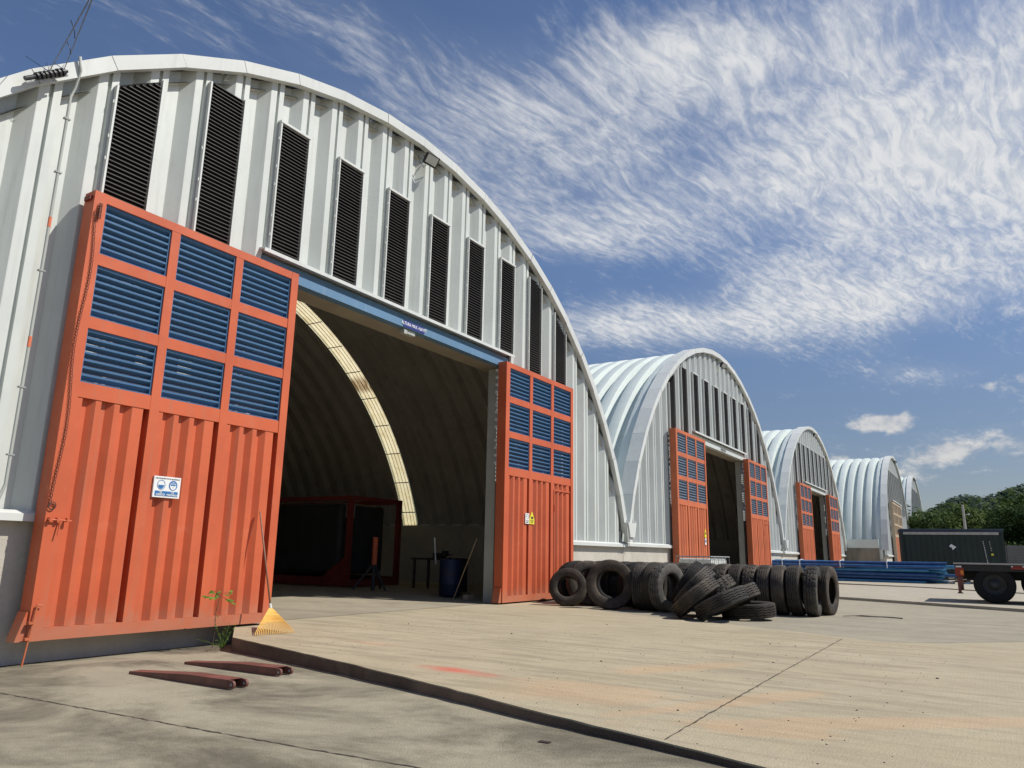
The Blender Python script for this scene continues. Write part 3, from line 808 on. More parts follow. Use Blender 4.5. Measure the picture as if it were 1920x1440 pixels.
# ------------------------------------------------------------------ facade fittings
def make_flood():
    t = empty('floodlight')
    h = MB(); h.box(-.17,.17,-.045,.045,-.13,.13); hb = h.build('housing', M['rubberbelt'], t)
    bevel(hb, .012)
    l = MB(); l.box(-.135,.135,-.052,-.046,-.09,.105); l.build('lens', M['led'], t)
    f = MB()
    for k in range(7): f.box(-.14+.044*k,-.13+.044*k,.045,.085,-.10,.10)
    f.build('cooling_fins', M['rubberbelt'], t)
    b = MB(); b.tube([(-.18,.0,0),(-.18,.12,.02),(.18,.12,.02),(.18,0,0)], .010, 6); b.tube([(0,.12,.02),(0,.26,.05)], .014, 6)
    b.build('bracket', M['rubberbelt'], t)
    return t
f0 = make_flood()
names = ['nearest', 'second', 'third', 'fourth', 'farthest']
for k in range(5):
    f = f0 if k == 0 else copy_tree(f0)
    yo = 0 if k < 3 else -3.1
    sc = (1,1.025,1.01,1.05,1.08)[k]
    f.location = (XC+k*PITCHX+.13, yo+.10, 9.86*sc); f.rotation_euler = (R_(32), R_(12), R_(-22))
    tag(f, 'black floodlight under the arch trim of the %s hangar' % names[k], 'floodlight', 'floodlights under the arch trims')
def cable(name, pts, r, mat, label, cat='cable', n=1, group=None):
    b = MB(); b.tube(pts, r, 5); return tag(b.build(name, mat, smooth=True), label, cat, group)
cable('cable', [(11.85,.34,9.95),(11.88,.30,9.80),(11.97,.26,9.70),(12.02,.24,9.78)], .008, M['rubberbelt'], 'short black cable looping behind the nearest floodlight')
def insulator_rack():
    t = empty('insulator_rack', (4.10,.09,7.20), 'black spool insulator rack on the arch trim at upper left', 'insulator rack')
    d = Vector((.60,0,.50)).normalized(); p0 = Vector((-.30,0,-.22))
    b = MB(); b.tube([p0, p0+d*.12], .030, 10); b.tube([p0+d*.08, p0+d*.62], .020, 8); b.build('rod', M['rubberbelt'], t)
    b = MB()
    for k in range(15):
        c = p0 + d*(.14+.031*k); r = .052 if k % 2 else .034
        b.tube([c-d*.012, c+d*.012], r*srand(.9,1.1), 12)
    b.build('spool', M['rubberbelt'], t)
    b = MB(); b.tube([p0+Vector((.02,0,-.05)), p0+Vector((.5,.03,.36))], .014, 6); b.build('bracket', M['grey'], t)
    b = MB()
    for k in range(3):
        a = p0 + d*srand(.2,.6); b.tube([a, a+Vector((srand(-.06,.1), -.05, srand(.1,.2))), a+Vector((srand(-.05,.22), -.02, srand(-.1,.05)))], .004, 4)
    b.build('wire_ends', M['iron'], t)
insulator_rack()
cable('overhead_wire', [(3.78,.12,7.30),(3.2,-2.0,5.95),(2.12,-5.0,4.72),(1.2,-7.4,3.9),(-2.5,-18,4.8)], .0045, M['rubberbelt'], 'dark overhead wire running from the insulator rack, left of the pair', 'wire')
cable('overhead_wire', [(4.10,.12,7.42),(3.42,-1.8,6.18),(2.14,-5.0,4.74),(1.25,-7.4,3.93),(-2.4,-18,4.85)], .0045, M['rubberbelt'], 'dark overhead wire running from the insulator rack, right of the pair', 'wire')
for (a, b_) in (((2.42,-4.1,5.16),(2.47,-4.1,5.03)), ((2.80,-3.2,5.58),(2.85,-3.2,5.47))):
    cable('wire_tail', [a, ((a[0]+b_[0])/2+.015, a[1], (a[2]+b_[2])/2), b_], .0035, M['rubberbelt'], 'loose wire tail hanging from the overhead wires, %s one' % ('upper' if a[2] < 5.3 else 'lower'))
def conduit():
    t = empty('conduit_pipe', (4.46,.30,1.62), 'grey electrical conduit running down the facade left of the near door', 'conduit')
    b = MB(); b.tube([(-.03,-.15,6.10),(.02,-.12,5.92),(.03,-.02,5.7),(.0,.0,5.55),(.0,0,.25),(-.05,0,.07),(-.2,0,.02),(-2.2,0,.02)], .021, 8); b.build('pipe', M['pillar'], t, smooth=True)
    for z in (3.62, 1.98):
        b = MB(); b.tube([(0,0,z),(0,0,z+.14)], .0235, 8); b.build('tape_band', M['tapered'], t)
    for z in (5.2,4.4,3.0,1.45,.6):
        b = MB(); b.box(-.04,.04,-.026,.03,z,z+.02); b.build('clamp', M['grey'], t)
conduit()
def gutter_box(k):
    x = XC + PITCHX*(k+.5); t = empty('gutter_hopper', (x,.24,1.60), ('white gutter hopper in the valley between the near and second hangars', 'white gutter hopper in the valley between the second and third hangars')[k], 'gutter hopper', 'gutter hoppers in the valleys')
    b = MB(); b.prism([(-.34,.62),(.34,.62),(.18,.16),(-.18,.16)], .22, 'y', -.18); b.build('hopper', M['grey'] if 0 else M['trim'], t)
    b = MB(); b.prism([(-.14,.16),(.14,.16),(.12,0),(-.12,0)], .15, 'y', -.12); b.tube([(-.36,-.12,.70),(-.24,-.12,0)], .022, 6); b.tube([(.36,-.12,.70),(.24,-.12,0)], .022, 6); b.build('bracket', M['trim'], t)
for k in (0, 1): gutter_box(k)
for k in range(4):
    x = XC + PITCHX*(k+.5); b = MB(); b.prism([(-.40,1.5),(.40,1.5),(.40,2.2),(-.40,2.2)], 24, 'y', .55 if k < 2 else .9)
    tag(b.build('valley_gutter', M['roof'], loc=(x,0,0)), 'grey valley gutter between the %s and %s hangars' % (names[k], names[k+1]), 'gutter', 'valley gutters between hangars')

# ------------------------------------------------------------------ tyres
def tyre_mesh(Ro=.52, W=.27, kind='rib', mat=None, N=88, bead=.285):
    b = MB(); hw = W/2*.86
    prof = []   # (r, z, col) outer
    nb = 4 if kind != 'block' else 3
    prof += [(bead, -hw*.78, 0), (bead+.012, -hw*.98, 0), (bead+.05, -W/2*.97, 0), ((bead+Ro)/2, -W/2*1.03, 0), (Ro-.085, -W/2*1.0, 0), (Ro-.045, -W/2*.965, 0), (Ro-.012, -hw*1.04, 0)]
    # tread
    tw = hw
    edges = [-tw + 2*tw*i/(nb+1) for i in range(nb+2)]
    gw = .008 if kind == 'rib' else .0095
    crown = lambda z: Ro - .010*(z/tw)**2
    for i in range(nb+1):
        a = edges[i] + (gw if i else 0); c = edges[i+1] - (gw if i < nb else 0)
        prof += [(crown(a), a, 1 if i == 0 else (3 if i == nb else 2)), (crown((a+c)/2), (a+c)/2, 1 if i == 0 else (3 if i == nb else 2)), (crown(c), c, 1 if i == 0 else (3 if i == nb else 2))]
        if i < nb:
            g = edges[i+1]; d = .022 if kind != 'bald' else .005
            prof += [(crown(g)-d, g-gw*.7, 9), (crown(g)-d, g+gw*.7, 9)]
    prof += [(Ro-.012, hw*1.04, 0), (Ro-.045, W/2*.965, 0), (Ro-.085, W/2*1.0, 0), ((bead+Ro)/2, W/2*1.03, 0), (bead+.05, W/2*.97, 0), (bead+.012, hw*.98, 0), (bead, hw*.78, 0)]
    prof += [(bead+.02, hw*.72, 0), ((bead+Ro)/2, hw*.93, 0), (Ro-.04, hw*.80, 0), (Ro-.03, 0, 0), (Ro-.04, -hw*.80, 0), ((bead+Ro)/2, -hw*.93, 0), (bead+.02, -hw*.72, 0)]
    m = len(prof)
    for k in range(N):
        t = 2*math.pi*k/N
        zig = 0
        if kind in ('rib','block'): zig = .0065*(1 if (k//2) % 2 else -1)
        for i, (r, z, c) in enumerate(prof):
            rr, zz = r, z
            if c and kind != 'bald' and abs(z) < tw*.93: zz += zig
            if kind == 'block':
                if c in (1, 3) and k % 4 == (0 if c == 1 else 2): rr -= .014
                if c == 2 and k % 4 == 1 + (i % 2): rr -= .011
                if c == 0 and Ro-.05 < r < Ro and k % 4 == (0 if z < 0 else 2): rr -= .008
            elif kind == 'rib':
                if c in (1, 3) and k % 2 == 0 and abs(z) > tw*.97: rr -= .003
            b.v.append((rr*math.cos(t), rr*math.sin(t), zz))
    for k in range(N):
        j = (k+1) % N
        for i in range(m): q = (i+1) % m; b.f.append((k*m+i, j*m+i, j*m+q, k*m+q))
    me = b.mesh('tyre', mat or M['rubber'])
    # smooth shading on sidewalls and liner only
    nt = 7
    for p in me.polygons:
        i = p.index % m
        p.use_smooth = i < 6 or i > 6 + (nb+1)*3 + nb*2
    return me
TY = {}
for nm, a in {'rib': ('rib','rubber'), 'block': ('block','rubber'), 'bald': ('bald','rubber_dusty'), 'ribd': ('rib','rubber_dusty'), 'blockd': ('block','rubber_dusty'),
              'brown': ('rib','rubber_brown'), 'black': ('rib','rubber_black'), 'blackblock': ('block','rubber_black')}.items():
    TY[nm] = tyre_mesh(kind=a[0], mat=M[a[1]])
TY['blockgrey'] = tyre_mesh(kind='block', mat=M['rubber_grey'])
TY['small'] = tyre_mesh(.445, .25, 'bald', M['rubber_brown'], bead=.24)
TY['brownbig'] = tyre_mesh(.55, .28, 'rib', M['rubber_brown'], bead=.31)
def put_tyre(kind, c, axis, label, group=None, spin=None):
    o = bpy.data.objects.new('tyre', TY[kind]); col.objects.link(o)
    q = Vector(axis).normalized().to_track_quat('Z', 'Y')
    o.rotation_mode = 'QUATERNION'; o.rotation_quaternion = q @ Quaternion((0,0,1), srand(0, 6) if spin is None else spin)
    o.location = c; tag(o, label, 'tyre', group); return o
GROUND = -.016
def tyres():
    g = 'used tyres stacked in front of the wall'
    ordn = ['first','second','third','fourth','fifth','sixth','seventh','eighth','ninth','tenth','eleventh','twelfth','thirteenth','fourteenth','fifteenth','sixteenth','seventeenth','eighteenth','nineteenth','twentieth']
    # long row B standing upright, axis along the facade normal
    kinds = ['brown','blockd','rib','ribd','block','rib','bald','rib','brown','blockd','ribd','block','blockd','brown','blockd','ribd','bald','ribd','block']
    y = -6.50
    seq = list(reversed(kinds))
    looks = {'block':'lug-tread','blockd':'dusty lug-tread','rib':'ribbed','ribd':'dusty ribbed','bald':'smooth worn','brown':'brownish ribbed'}
    for i, k in enumerate(seq):
        x = 17.30 + srand(-.05,.05) + .012*i
        put_tyre(k, (x, y, GROUND+.518), (srand(-.01,.05), -1, srand(-.05,.03)), '%s upright tyre, %s from the right end of the long row' % (looks[k], ordn[i]), g)
        y -= -(.302 + srand(0, .03))
    put_tyre('brown', (18.0,-6.66, GROUND+.518), (-.10,-1,-.03), 'brownish upright tyre behind the right end of the row, open side showing', g)
    # row C behind
    y = -4.6; 
    for i in range(12):
        k = random.choice(['ribd','blockd','bald','brown','rib'])
        put_tyre(k, (18.72+srand(-.08,.08), y, GROUND+.518), (srand(-.08,.08), -1, srand(-.06,.06)), '%s tyre top peeking over the row, %s from the right of the back row' % (looks[k], ordn[i]), g)
        y += .34+srand(0,.05)
    # short front row A
    put_tyre('rib', (16.35,-3.06, GROUND+.518), (.10,-1,-.04), 'dark ribbed upright tyre just right of the big brown tyre', g)
    put_tyre('bald', (16.28,-3.365, GROUND+.518), (.06,-1,-.03), 'smooth worn upright tyre touching the lettered tyre', g)
    tp = put_tyre('blockgrey', (16.12,-3.71, GROUND+.518), (-.30,-1,-.02), 'lug-tread tyre with raised letters on its pale sidewall', g, spin=0)
    # raised letters round the visible sidewall
    word = 'PIRELLI'
    lb = None
    for i, ch in enumerate(word):
        me = text_mesh(ch, .085, M['rubber_letter'], extrude=.002, bold=.0015)
        ang = R_(28 - 12.5*i); r = .405
        for v in me.vertices:
            c = v.co.copy(); px, py = c.x, c.y + r
            # rotate letter round the centre
            v.co = (px*math.cos(ang-math.pi/2+0) - py*math.sin(ang-math.pi/2), px*math.sin(ang-math.pi/2) + py*math.cos(ang-math.pi/2), c.z + .141)
        lo = link('sidewall_letter', me, tp)
    # tyres facing the camera at the left
    put_tyre('brownbig', (15.98,-2.42, GROUND+.537), (-.91,-.38,.16), 'largest brown tyre facing the yard with its round opening fully visible', g)
    put_tyre('small', (16.1,-1.28, GROUND+.43), (-.90,-.28,.30), 'small dark tyre leaning at the left end of the heap', g)
    put_tyre('brown', (16.85,-1.42, GROUND+.518), (-.72,-.66,.12), 'big dark tyre standing right behind the small leaning tyre', g)
    put_tyre('ribd', (17.9,-.95, GROUND+.52), (-.1,-1,.02), 'dusty ribbed tyre at the far left of the back rows', g)
    put_tyre('black', (16.9,-2.0, GROUND+.51), (-.75,-.65,.1), 'black tyre glimpsed through the largest brown tyre', g)
    put_tyre('black', (16.85,-2.75, GROUND+.51), (-.6,-.8,.05), 'black tyre hidden behind the largest brown tyre, right side', g)
    put_tyre('black', (17.1,-.95, GROUND+.51), (-.5,-.85,.05), 'black tyre glimpsed through the small dark leaning tyre', g)
    # leaning pile
    def lean(kind, c, slope, label, ray=R_(23), yaw=0.0):
        r = Vector((math.sin(ray), -math.cos(ray), 0)); tdir = Vector((-math.cos(ray), -math.sin(ray), 0))
        ax = -math.sin(R_(slope))*r + math.cos(R_(slope))*Vector((0,0,1)) + tdir*yaw
        return put_tyre(kind, c, ax, label, g)
    ta = lean('black', (15.85,-4.27,.60), 55, 'black steeply leaning tyre with a white sticker on its tread', yaw=-.16)
    lean('rib', (15.6,-4.50,.54), 46, 'plain ribbed tyre leaning behind the big ribbed leaning tyre', yaw=-.16)
    lean('ribd', (14.75,-4.80,.40), 38, 'big ribbed tyre leaning at the front left of the fallen pile', yaw=-.16)
    lean('blockd', (15.65,-4.86,.43), 37, 'pale lug-tread tyre sticking out behind the leaning ribbed tyre', yaw=-.16)
    lean('rib', (14.55,-5.36,.325), 25, 'cracked ribbed tyre leaning low at the front of the fallen pile', yaw=-.16)
    lean('ribd', (15.35,-5.38,.36), 26, 'dusty ribbed tyre end showing behind the low leaning tyre', yaw=-.16)
    lean('brown', (15.45,-5.62,.165), 3, 'tyre lying almost flat at the front right of the fallen pile', yaw=.02)
    s = MB(); s.box(-.05,.05,-.012,.012,0,.004)
    b = s.build('sticker', M['signwhite'], ta)
    # place the sticker on the tread, upper end
    ang = None
    inv = ta.rotation_quaternion.inverted()
    up = inv @ (Vector((.25,-.55,.80)).normalized()); a = math.atan2(up.y, up.x)
    b.rotation_mode = 'QUATERNION'
    out = Vector((math.cos(a), math.sin(a), 0)); tang = Vector((0,0,1)); bi = out.cross(tang)
    mm = Matrix((tang, bi*1.0, out)).transposed()
    b.rotation_quaternion = mm.to_quaternion(); b.location = out*.522
tyres()

# ------------------------------------------------------------------ rake, forks, plant
def rake():
    t = empty('leaf_rake', (7.72,-1.05,0), 'yellow fan leaf rake with brown handle leaning on the near orange door', 'rake')
    O = Vector((7.72,-1.05,0))
    top = Vector((8.03,-.03,1.74)) - O; fer = Vector((8.06,-.42,.335)) - O
    b = MB(); b.tube([top, (top+fer)/2, fer], [.012,.0135,.0135], 10); b.build('handle', M['handle'], t, smooth=True)
    d = (fer-top).normalized()
    b = MB(); b.tube([fer-d*.02, fer+d*.055], [.019,.024], 10); b.build('ferrule', M['whiteplastic'], t)
    neck = fer + d*.05
    L = Vector((7.20,-1.16,.012)) - O; Rt = Vector((7.80,-1.26,.012)) - O
    mid = (L+Rt)/2
    n = 22; fan = MB()
    for i in range(n):
        s = i/(n-1); tip = L + (Rt-L)*s; 
        side = (Rt-L).normalized()
        st = neck + side*(s-.5)*.05
        bend = st + (tip-st)*.93; end = tip + Vector((0,.02,-.004)); up = Vector((0,0,.028))
        fan.tube([st, st+(tip-st)*.5+Vector((0,0,.012)), bend+up*.6, end + Vector((0,-.03,0))], [.006,.0062,.006,.0045], 5)
    fan.build('tines', M['yellow'], t)
    web = MB()
    for (a, c) in ((.30,.335),(.55,.575)):
        for i in range(10):
            s0, s1 = i/10, (i+1)/10
            def W(s, k): 
                side = (Rt-L).normalized(); st = neck + side*(s-.5)*.05
                return st + (L+(Rt-L)*s-st)*k + Vector((0,0,.014))
            web.quad(W(s0,a), W(s1,a), W(s1,c), W(s0,c))
    web.build('cross_band', M['yellow'], t)
    pl = MB()
    for i in range(4):
        s0, s1 = .08+.22*i, .08+.22*i+.17
        def W(s, k):
            side = (Rt-L).normalized(); st = neck + side*(s-.5)*.05
            return st + (L+(Rt-L)*s-st)*k + Vector((0,0,.010))
        pl.quad(W(s0,.34), W(s1,.34), W(s1,.55), W(s0,.55))
    for (s0,s1) in ((.02,.98),):
        pl.quad(W(s0,.06), W(s1,.06), W(s1,.20), W(s0,.20))
    pl.build('fan_plate', M['yellow'], t)
rake()
def fork(p0, p1, label):
    """fork extension: tapered channel, tip at p0, open socket end with two ears at p1"""
    p0, p1 = Vector(p0), Vector(p1); L = (p1-p0).length
    t = empty('fork_extension', p0, label, 'fork extension', 'pair of fork extensions on the ground')
    t.rotation_euler = (0, math.atan2(-(p1.z-p0.z), L), math.atan2(p1.y-p0.y, p1.x-p0.x))
    hw = .085; b = MB(); n = 16
    def h(x): s = x/L; return .026 + .054*min(1, s*1.7)
    def w(x): s = x/L; return hw*(.86+.14*min(1, s*2.4))
    for i in range(n):
        x0, x1 = L*.93*i/n, L*.93*(i+1)/n
        a, c = w(x0), w(x1)
        b.quad((x0,-a,h(x0)),(x1,-c,h(x1)),(x1,c,h(x1)),(x0,a,h(x0)))
        b.quad((x0,-a,.0),(x1,-c,.0),(x1,-c,h(x1)),(x0,-a,h(x0)))
        b.quad((x0,a,.0),(x1,c,.0),(x1,c,h(x1)),(x0,a,h(x0)))
        b.quad((x0,-a+.008,.0),(x1,-c+.008,.0),(x1,-c+.008,h(x1)-.007),(x0,-a+.008,h(x0)-.007))
        b.quad((x0,a-.008,.0),(x1,c-.008,.0),(x1,c-.008,h(x1)-.007),(x0,a-.008,h(x0)-.007))
    b.quad((0,-w(0),0),(0,w(0),0),(0,w(0),h(0)),(0,-w(0),h(0)))
    b.build('channel', M['maroon'], t)
    for sy in (-1, 1):
        e = MB(); y0, y1 = sorted((sy*(hw-.002), sy*(hw-.026)))
        x = L*.93
        pr = [(x-.06,.004),(x+.05,.004)] + [(x+.055+.036*math.sin(R_(k*30)), .040-.036*math.cos(R_(k*30))) for k in range(0,7)] + [(x-.02,.076),(x-.06,.076)]
        e.prism(pr, y1-y0, 'y', y0); eo = e.build('ear', M['maroon'], t)
        q = MB(); q.tube([(x+.055,sy*(hw+.003),.040),(x+.055,sy*(hw-.03),.040)], .013, 10); q.build('pin', M['grey'], eo)
    return t
fork((5.06,-1.88,zlow(-1.88)+.001), (5.00,-3.70,zlow(-3.70)+.003), 'rusty maroon fork extension lying nearer, left of the pair')
fork((5.86,-1.68,zlow(-1.68)+.001), (5.80,-3.42,zlow(-3.42)+.003), 'rusty maroon fork extension lying nearer the kerb, right of the pair')
def leaf(b, p, d, up, L, W):
    d = d.normalized(); s = d.cross(up).normalized(); u = s.cross(d)
    pts = [p, p+d*L*.35+s*W*.5+u*L*.04, p+d*L*.75+s*W*.35, p+d*L-u*L*.1, p+d*L*.75-s*W*.35, p+d*L*.35-s*W*.5+u*L*.04]
    n = len(b.v); b.v += [tuple(q) for q in pts]; b.f.append(tuple(range(n, n+6)))
def plant():
    O = Vector((7.10,-.42,-.20))
    t = empty('weed_plant', O, 'thin green seedling growing in the corner under the near orange door', 'plant')
    s = MB(); pts = [Vector((0,0,0)), Vector((.01,-.01,.22)), Vector((.0,.0,.45)), Vector((.03,0,.62)), Vector((.05,0,.74))]
    s.tube(pts, [.006,.005,.0045,.004,.003], 6); l = MB()
    for k in range(9):
        h = .26+.035*k; p = Vector((.01+.02*h, 0, h)); d = Vector((srand(-1,1), srand(-1,.3), srand(-.3,.2)))
        leaf(l, p, d, Vector((0,0,1)), .05, .028)
    for (dx, dz, n) in ((-.26,.02,5),(-.14,.10,4),(.12,.06,4),(.20,-.08,5),(-.04,.06,4)):
        a = Vector((.035,0,.68)); c = a + Vector((dx, srand(-.08,.02), dz)); s.tube([a, (a+c)/2+Vector((0,0,.03)), c], .0028, 5)
        for i in range(n):
            q = a + (c-a)*(.45+.55*i/(n-1)); leaf(l, q, Vector((dx*2+srand(-.4,.4), srand(-.6,.2), srand(-.35,.25))), Vector((0,-.5,1)), srand(.07,.105), srand(.042,.058))
    s.build('stem', M['bark'], t); l.build('leaves', M['weed'], t)
    O2 = Vector((7.02,-.75,-.18))
    t = empty('weed_tuft', O2, 'low pale weed tuft at the kerb corner under the door', 'plant')
    l = MB(); s = MB()
    for k in range(16):
        d = Vector((srand(-.28,.22), srand(-.3,.25), srand(.05,.36))); s.tube([(0,0,0), d*.6+Vector((0,0,.02)), d], .0025, 4)
        for i in range(4): leaf(l, d*srand(.55,1), Vector((srand(-1,1), srand(-1,1), srand(-.3,.5))), Vector((0,0,1)), srand(.03,.06), .024)
    s.build('stems', M['weed'], t); l.build('leaves', M['leaf'], t)
plant()

# ------------------------------------------------------------------ inside the near hangar
def interior():
    z0 = .1
    X, Y, W, L, H = 17.2, 6.9, 2.44, 6.06, 2.75
    t = empty('tank_container', (X,Y,z0), 'dark container with dull red frame parked inside the near hangar', 'container')
    b = MB(); s = .15
    for (x, y) in ((0,0),(W-s,0),(0,L-s),(W-s,L-s)): b.box(x, x+s, y, y+s, .001, H)
    for x in (0.002, W-s+.002): b.box(x, x+s-.004, s, L-s, 0.003, .26); b.box(x, x+s-.004, s, L-s, H-.14, H-.003)
    for y in (.002, L-s+.002): b.box(s, W-s, y, y+s-.004, .003, .2); b.box(s, W-s, y, y+s-.004, H-.14, H-.003)
    b.build('frame', M['tankred'], t)
    g = MB(); g.prism([(s,.261),(s+.95,.261),(s,.9)], .06, 'x', .04); g.prism([(L-s,.261),(L-s-.95,.261),(L-s,.9)], .06, 'x', .04)
    g.build('gusset', M['tankred'], t)
    v = MB(); v.box(.16, W-.2, .55, L-.3, .35, H-.2); bevel(v.build('body', M['dark'], t), .15, 4)
    e = MB(); e.box(.35,.75,.535,.549,2.1,2.5); e.build('decal', M['grey'], t)
    t = empty('trestle_stand', (16.2,4.9,z0), 'orange topped tripod stand just inside the doorway', 'stand')
    b = MB(); b.tube([(0,0,.7),(0,0,1.45)], .075, 14); b.build('sleeve', M['orange'], t)
    b = MB(); b.tube([(0,0,0),(0,0,.699)], .055, 12); b.build('post', M['dark'], t)
    for a in (20, 140, 260):
        b = MB(); b.tube([(0,0,.75),(.55*math.cos(R_(a)),.55*math.sin(R_(a)),.02)], .03, 8); b.build('leg', M['dark'], t)
    t = empty('plastic_drum', (16.15,2.2,z0-.03), 'blue plastic drum standing inside by the right pillar', 'drum')
    b = MB(); b.lathe([(0,0),(.27,0),(.29,.03),(.29,.3),(.30,.32),(.29,.34),(.29,.62),(.30,.64),(.29,.66),(.29,.90),(.27,.93),(0,.93)], 24); b.build('shell', M['drum'], t, smooth=True)
    b = MB(); b.tube([(.1,.08,.93),(.1,.08,.96)], .035, 10); b.build('cap', M['black'], t)
    b = MB(); b.tube([(16.55,3.0,.85),(16.45,3.0,1.55)], .018, 6)
    tag(b.build('leaning_rod', M['signwhite']), 'thin pale rod sticking up behind the blue drum', 'rod')
    b = MB(); b.box(15.75,16.05,1.35,1.5,.02,.14); tag(bevel(b.build('wood_block', M['tan']), .01), 'short tan wood block on the floor before the blue drum', 'block')
    b = MB(); b.tube([(15.35,.85,1.5),(15.2,1.4,.03)], .012, 6); tag(b.build('leaning_rod', M['wood']), 'thin wooden stick leaning on the grey door pillar', 'rod')
    t = empty('workbench', (19.0,4.8,z0), 'dark steel workbench with a vise deep inside the near hangar', 'workbench')
    b = MB(); b.box(-.9,.9,-.35,.35,.84,.90); b.build('top', M['iron'], t)
    for (x, y) in ((-.85,-.3),(.79,-.3),(-.85,.24),(.79,.24)): b = MB(); b.box(x,x+.06,y,y+.06,0,.84); b.build('leg', M['iron'], t)
    b = MB(); b.box(-.15,.15,-.2,.1,.901,1.05); b.box(-.1,.1,-.32,-.22,.95,1.12); b.tube([(0,-.5,1.0),(0,.1,1.0)], .02, 8); b.build('vise', M['dark'], t)
    t = empty('waste_bin', (17.3,2.9,z0), 'dark bin standing behind the blue drum', 'bin')
    b = MB(); b.prism([(-.25,-.25),(.25,-.25),(.25,.25),(-.25,.25)], .85); b.build('body', M['dark'], t)
    b = MB(); b.box(-.28,.28,-.28,.28,.851,.90); b.build('lid', M['chassis'], t)
interior()

# ------------------------------------------------------------------ liquid tote
def tote():
    t = empty('caged_tote', (23.75,-2.3,GROUND), 'white plastic tote in a grey wire cage behind the tyres', 'tote tank')
    t.rotation_euler = (0,0,R_(-10))
    b = MB(); b.box(-.05,1.12,.0,1.12,.16,1.14); bevel(b.build('bottle', M['whiteplastic'], t), .07, 4)
    c = MB()
    x0, x1, y0, y1, r = -.10, 1.17, -.05, 1.17, .014
    for z in (.2,.55,.88,1.20): c.tube([(x0,y0,z),(x1,y0,z),(x1,y1,z),(x0,y1,z),(x0,y0,z)], r if z < 1.1 else .02, 6)
    for i in range(6):
        s = i/5
        for (p, q) in (((x0+(x1-x0)*s,y0),0),((x0,y0+(y1-y0)*s),0),((x0+(x1-x0)*s,y1),0),((x1,y0+(y1-y0)*s),0)): c.tube([(p[0],p[1],.15),(p[0],p[1],1.20)], .011, 5)
    c.build('wire_cage', M['grey'], t)
    p = MB(); p.box(-.1,1.17,-.05,1.17,.10,.15)
    for x in (-.1,.45,1.02): p.box(x,x+.15,-.05,1.17,0,.099)
    p.build('pallet', M['wood'], t)
tote()

# ------------------------------------------------------------------ blue pipes
def pipes():
    proto = {}
    def pm(L, r, mat):
        key = (round(L,1), r, mat)
        if key not in proto:
            b = MB(); b.tube([(0,-L/2,0),(0,L/2,0)], r, 12, cap=False); b.tube([(0,-L/2,0),(0,L/2,0)], r*.88, 12, cap=False)
            for y in (-L/2, L/2):
                for k in range(12):
                    a, c = 2*math.pi*k/12, 2*math.pi*(k+1)/12
                    b.quad((r*math.cos(a),y,r*math.sin(a)),(r*math.cos(c),y,r*math.sin(c)),(r*.88*math.cos(c),y,r*.88*math.sin(c)),(r*.88*math.cos(a),y,r*.88*math.sin(a)))
            proto[key] = b.mesh('pipe', M[mat], True)
        return proto[key]
    base = .09; n = 0
    layers = [(7,.0),(7,.17),(6,.34),(6,.52),(5,.70),(4,.88)]
    for li, (cnt, z) in enumerate(layers):
        for i in range(cnt):
            r = random.choice([.075,.085]); L = random.choice([9.4,9.8,10.2])
            if li == 5: L = 9.8
            mat = random.choice(['bluepipe','bluepipe2','bluepipe']) if li < 4 else random.choice(['bluepipe2','bluepipe'])
            o = link('steel_pipe', pm(L, r, mat)); n += 1
            x = 43.0 + i*.22 + .11*(li % 2) + (7-cnt)*.05
            yc = -3.0 + srand(-.5,.9)*(.2 if li > 3 else 1) + (-.15 if li == 4 else 0)
            if li < 2: yc -= -.3 - srand(0,.3)
            o.location = (x+srand(-.02,.02), yc, base + z + r)
            o.rotation_euler = (R_(srand(-.5,.35)), 0, R_(srand(-2.4,2.4)))
            row = ['bottom','second lowest','third lowest','fourth','fifth','top'][li]
            if i == 0: lab = 'blue painted steel pipe, front one of the %s layer of the heap' % row
            else: lab = 'blue painted steel pipe hidden among others in the %s layer of the heap' % row
            tag(o, lab, 'pipe', 'blue pipes in the %s layer' % row)
    for k, (y, dz) in enumerate(((-.2,0),(-1.1,.0),(-3.1,.0),(-5.3,0))):
        b = MB(); b.tube([(42.88,y,.80),(42.92,y+.01,1.12),(43.6,y,1.16),(44.2,y,1.10)], .022, 6)
        tag(b.build('pipe_tie', M['strap']), 'pale tie round the top pipes of the blue heap, %s from the left' % ['first','second','third','fourth'][k], 'tie', 'ties on the pipe heap')
    for k in range(4):
        b = MB(); b.box(42.7,45.0,-7.2+2.6*k,-7.05+2.6*k,GROUND,.088)
        tag(b.build('sleeper', M['wood']), 'wooden sleeper under the blue pipe heap, %s from the right' % ['first','second','third','fourth'][k], 'sleeper', 'sleepers under the pipes')
    t = empty('pipe_fittings', (44.6,-8.25,GROUND), 'scrap pipe fittings and plates at the right end of the pipe heap', 'scrap metal')
    for k in range(12):
        b = MB(); p = Vector((srand(-.7,.7), srand(-.5,.45), srand(.06,.42))); d = Vector((srand(-.2,.2), srand(-.5,.5), srand(-.08,.08)))
        b.tube([p-d*.6, p+d*.6], srand(.03,.07), 8); b.build('fitting', random.choice([M['chassis'], M['grey'], M['dark'], M['deckedge'], M['bluepipe2']]), t)
pipes()

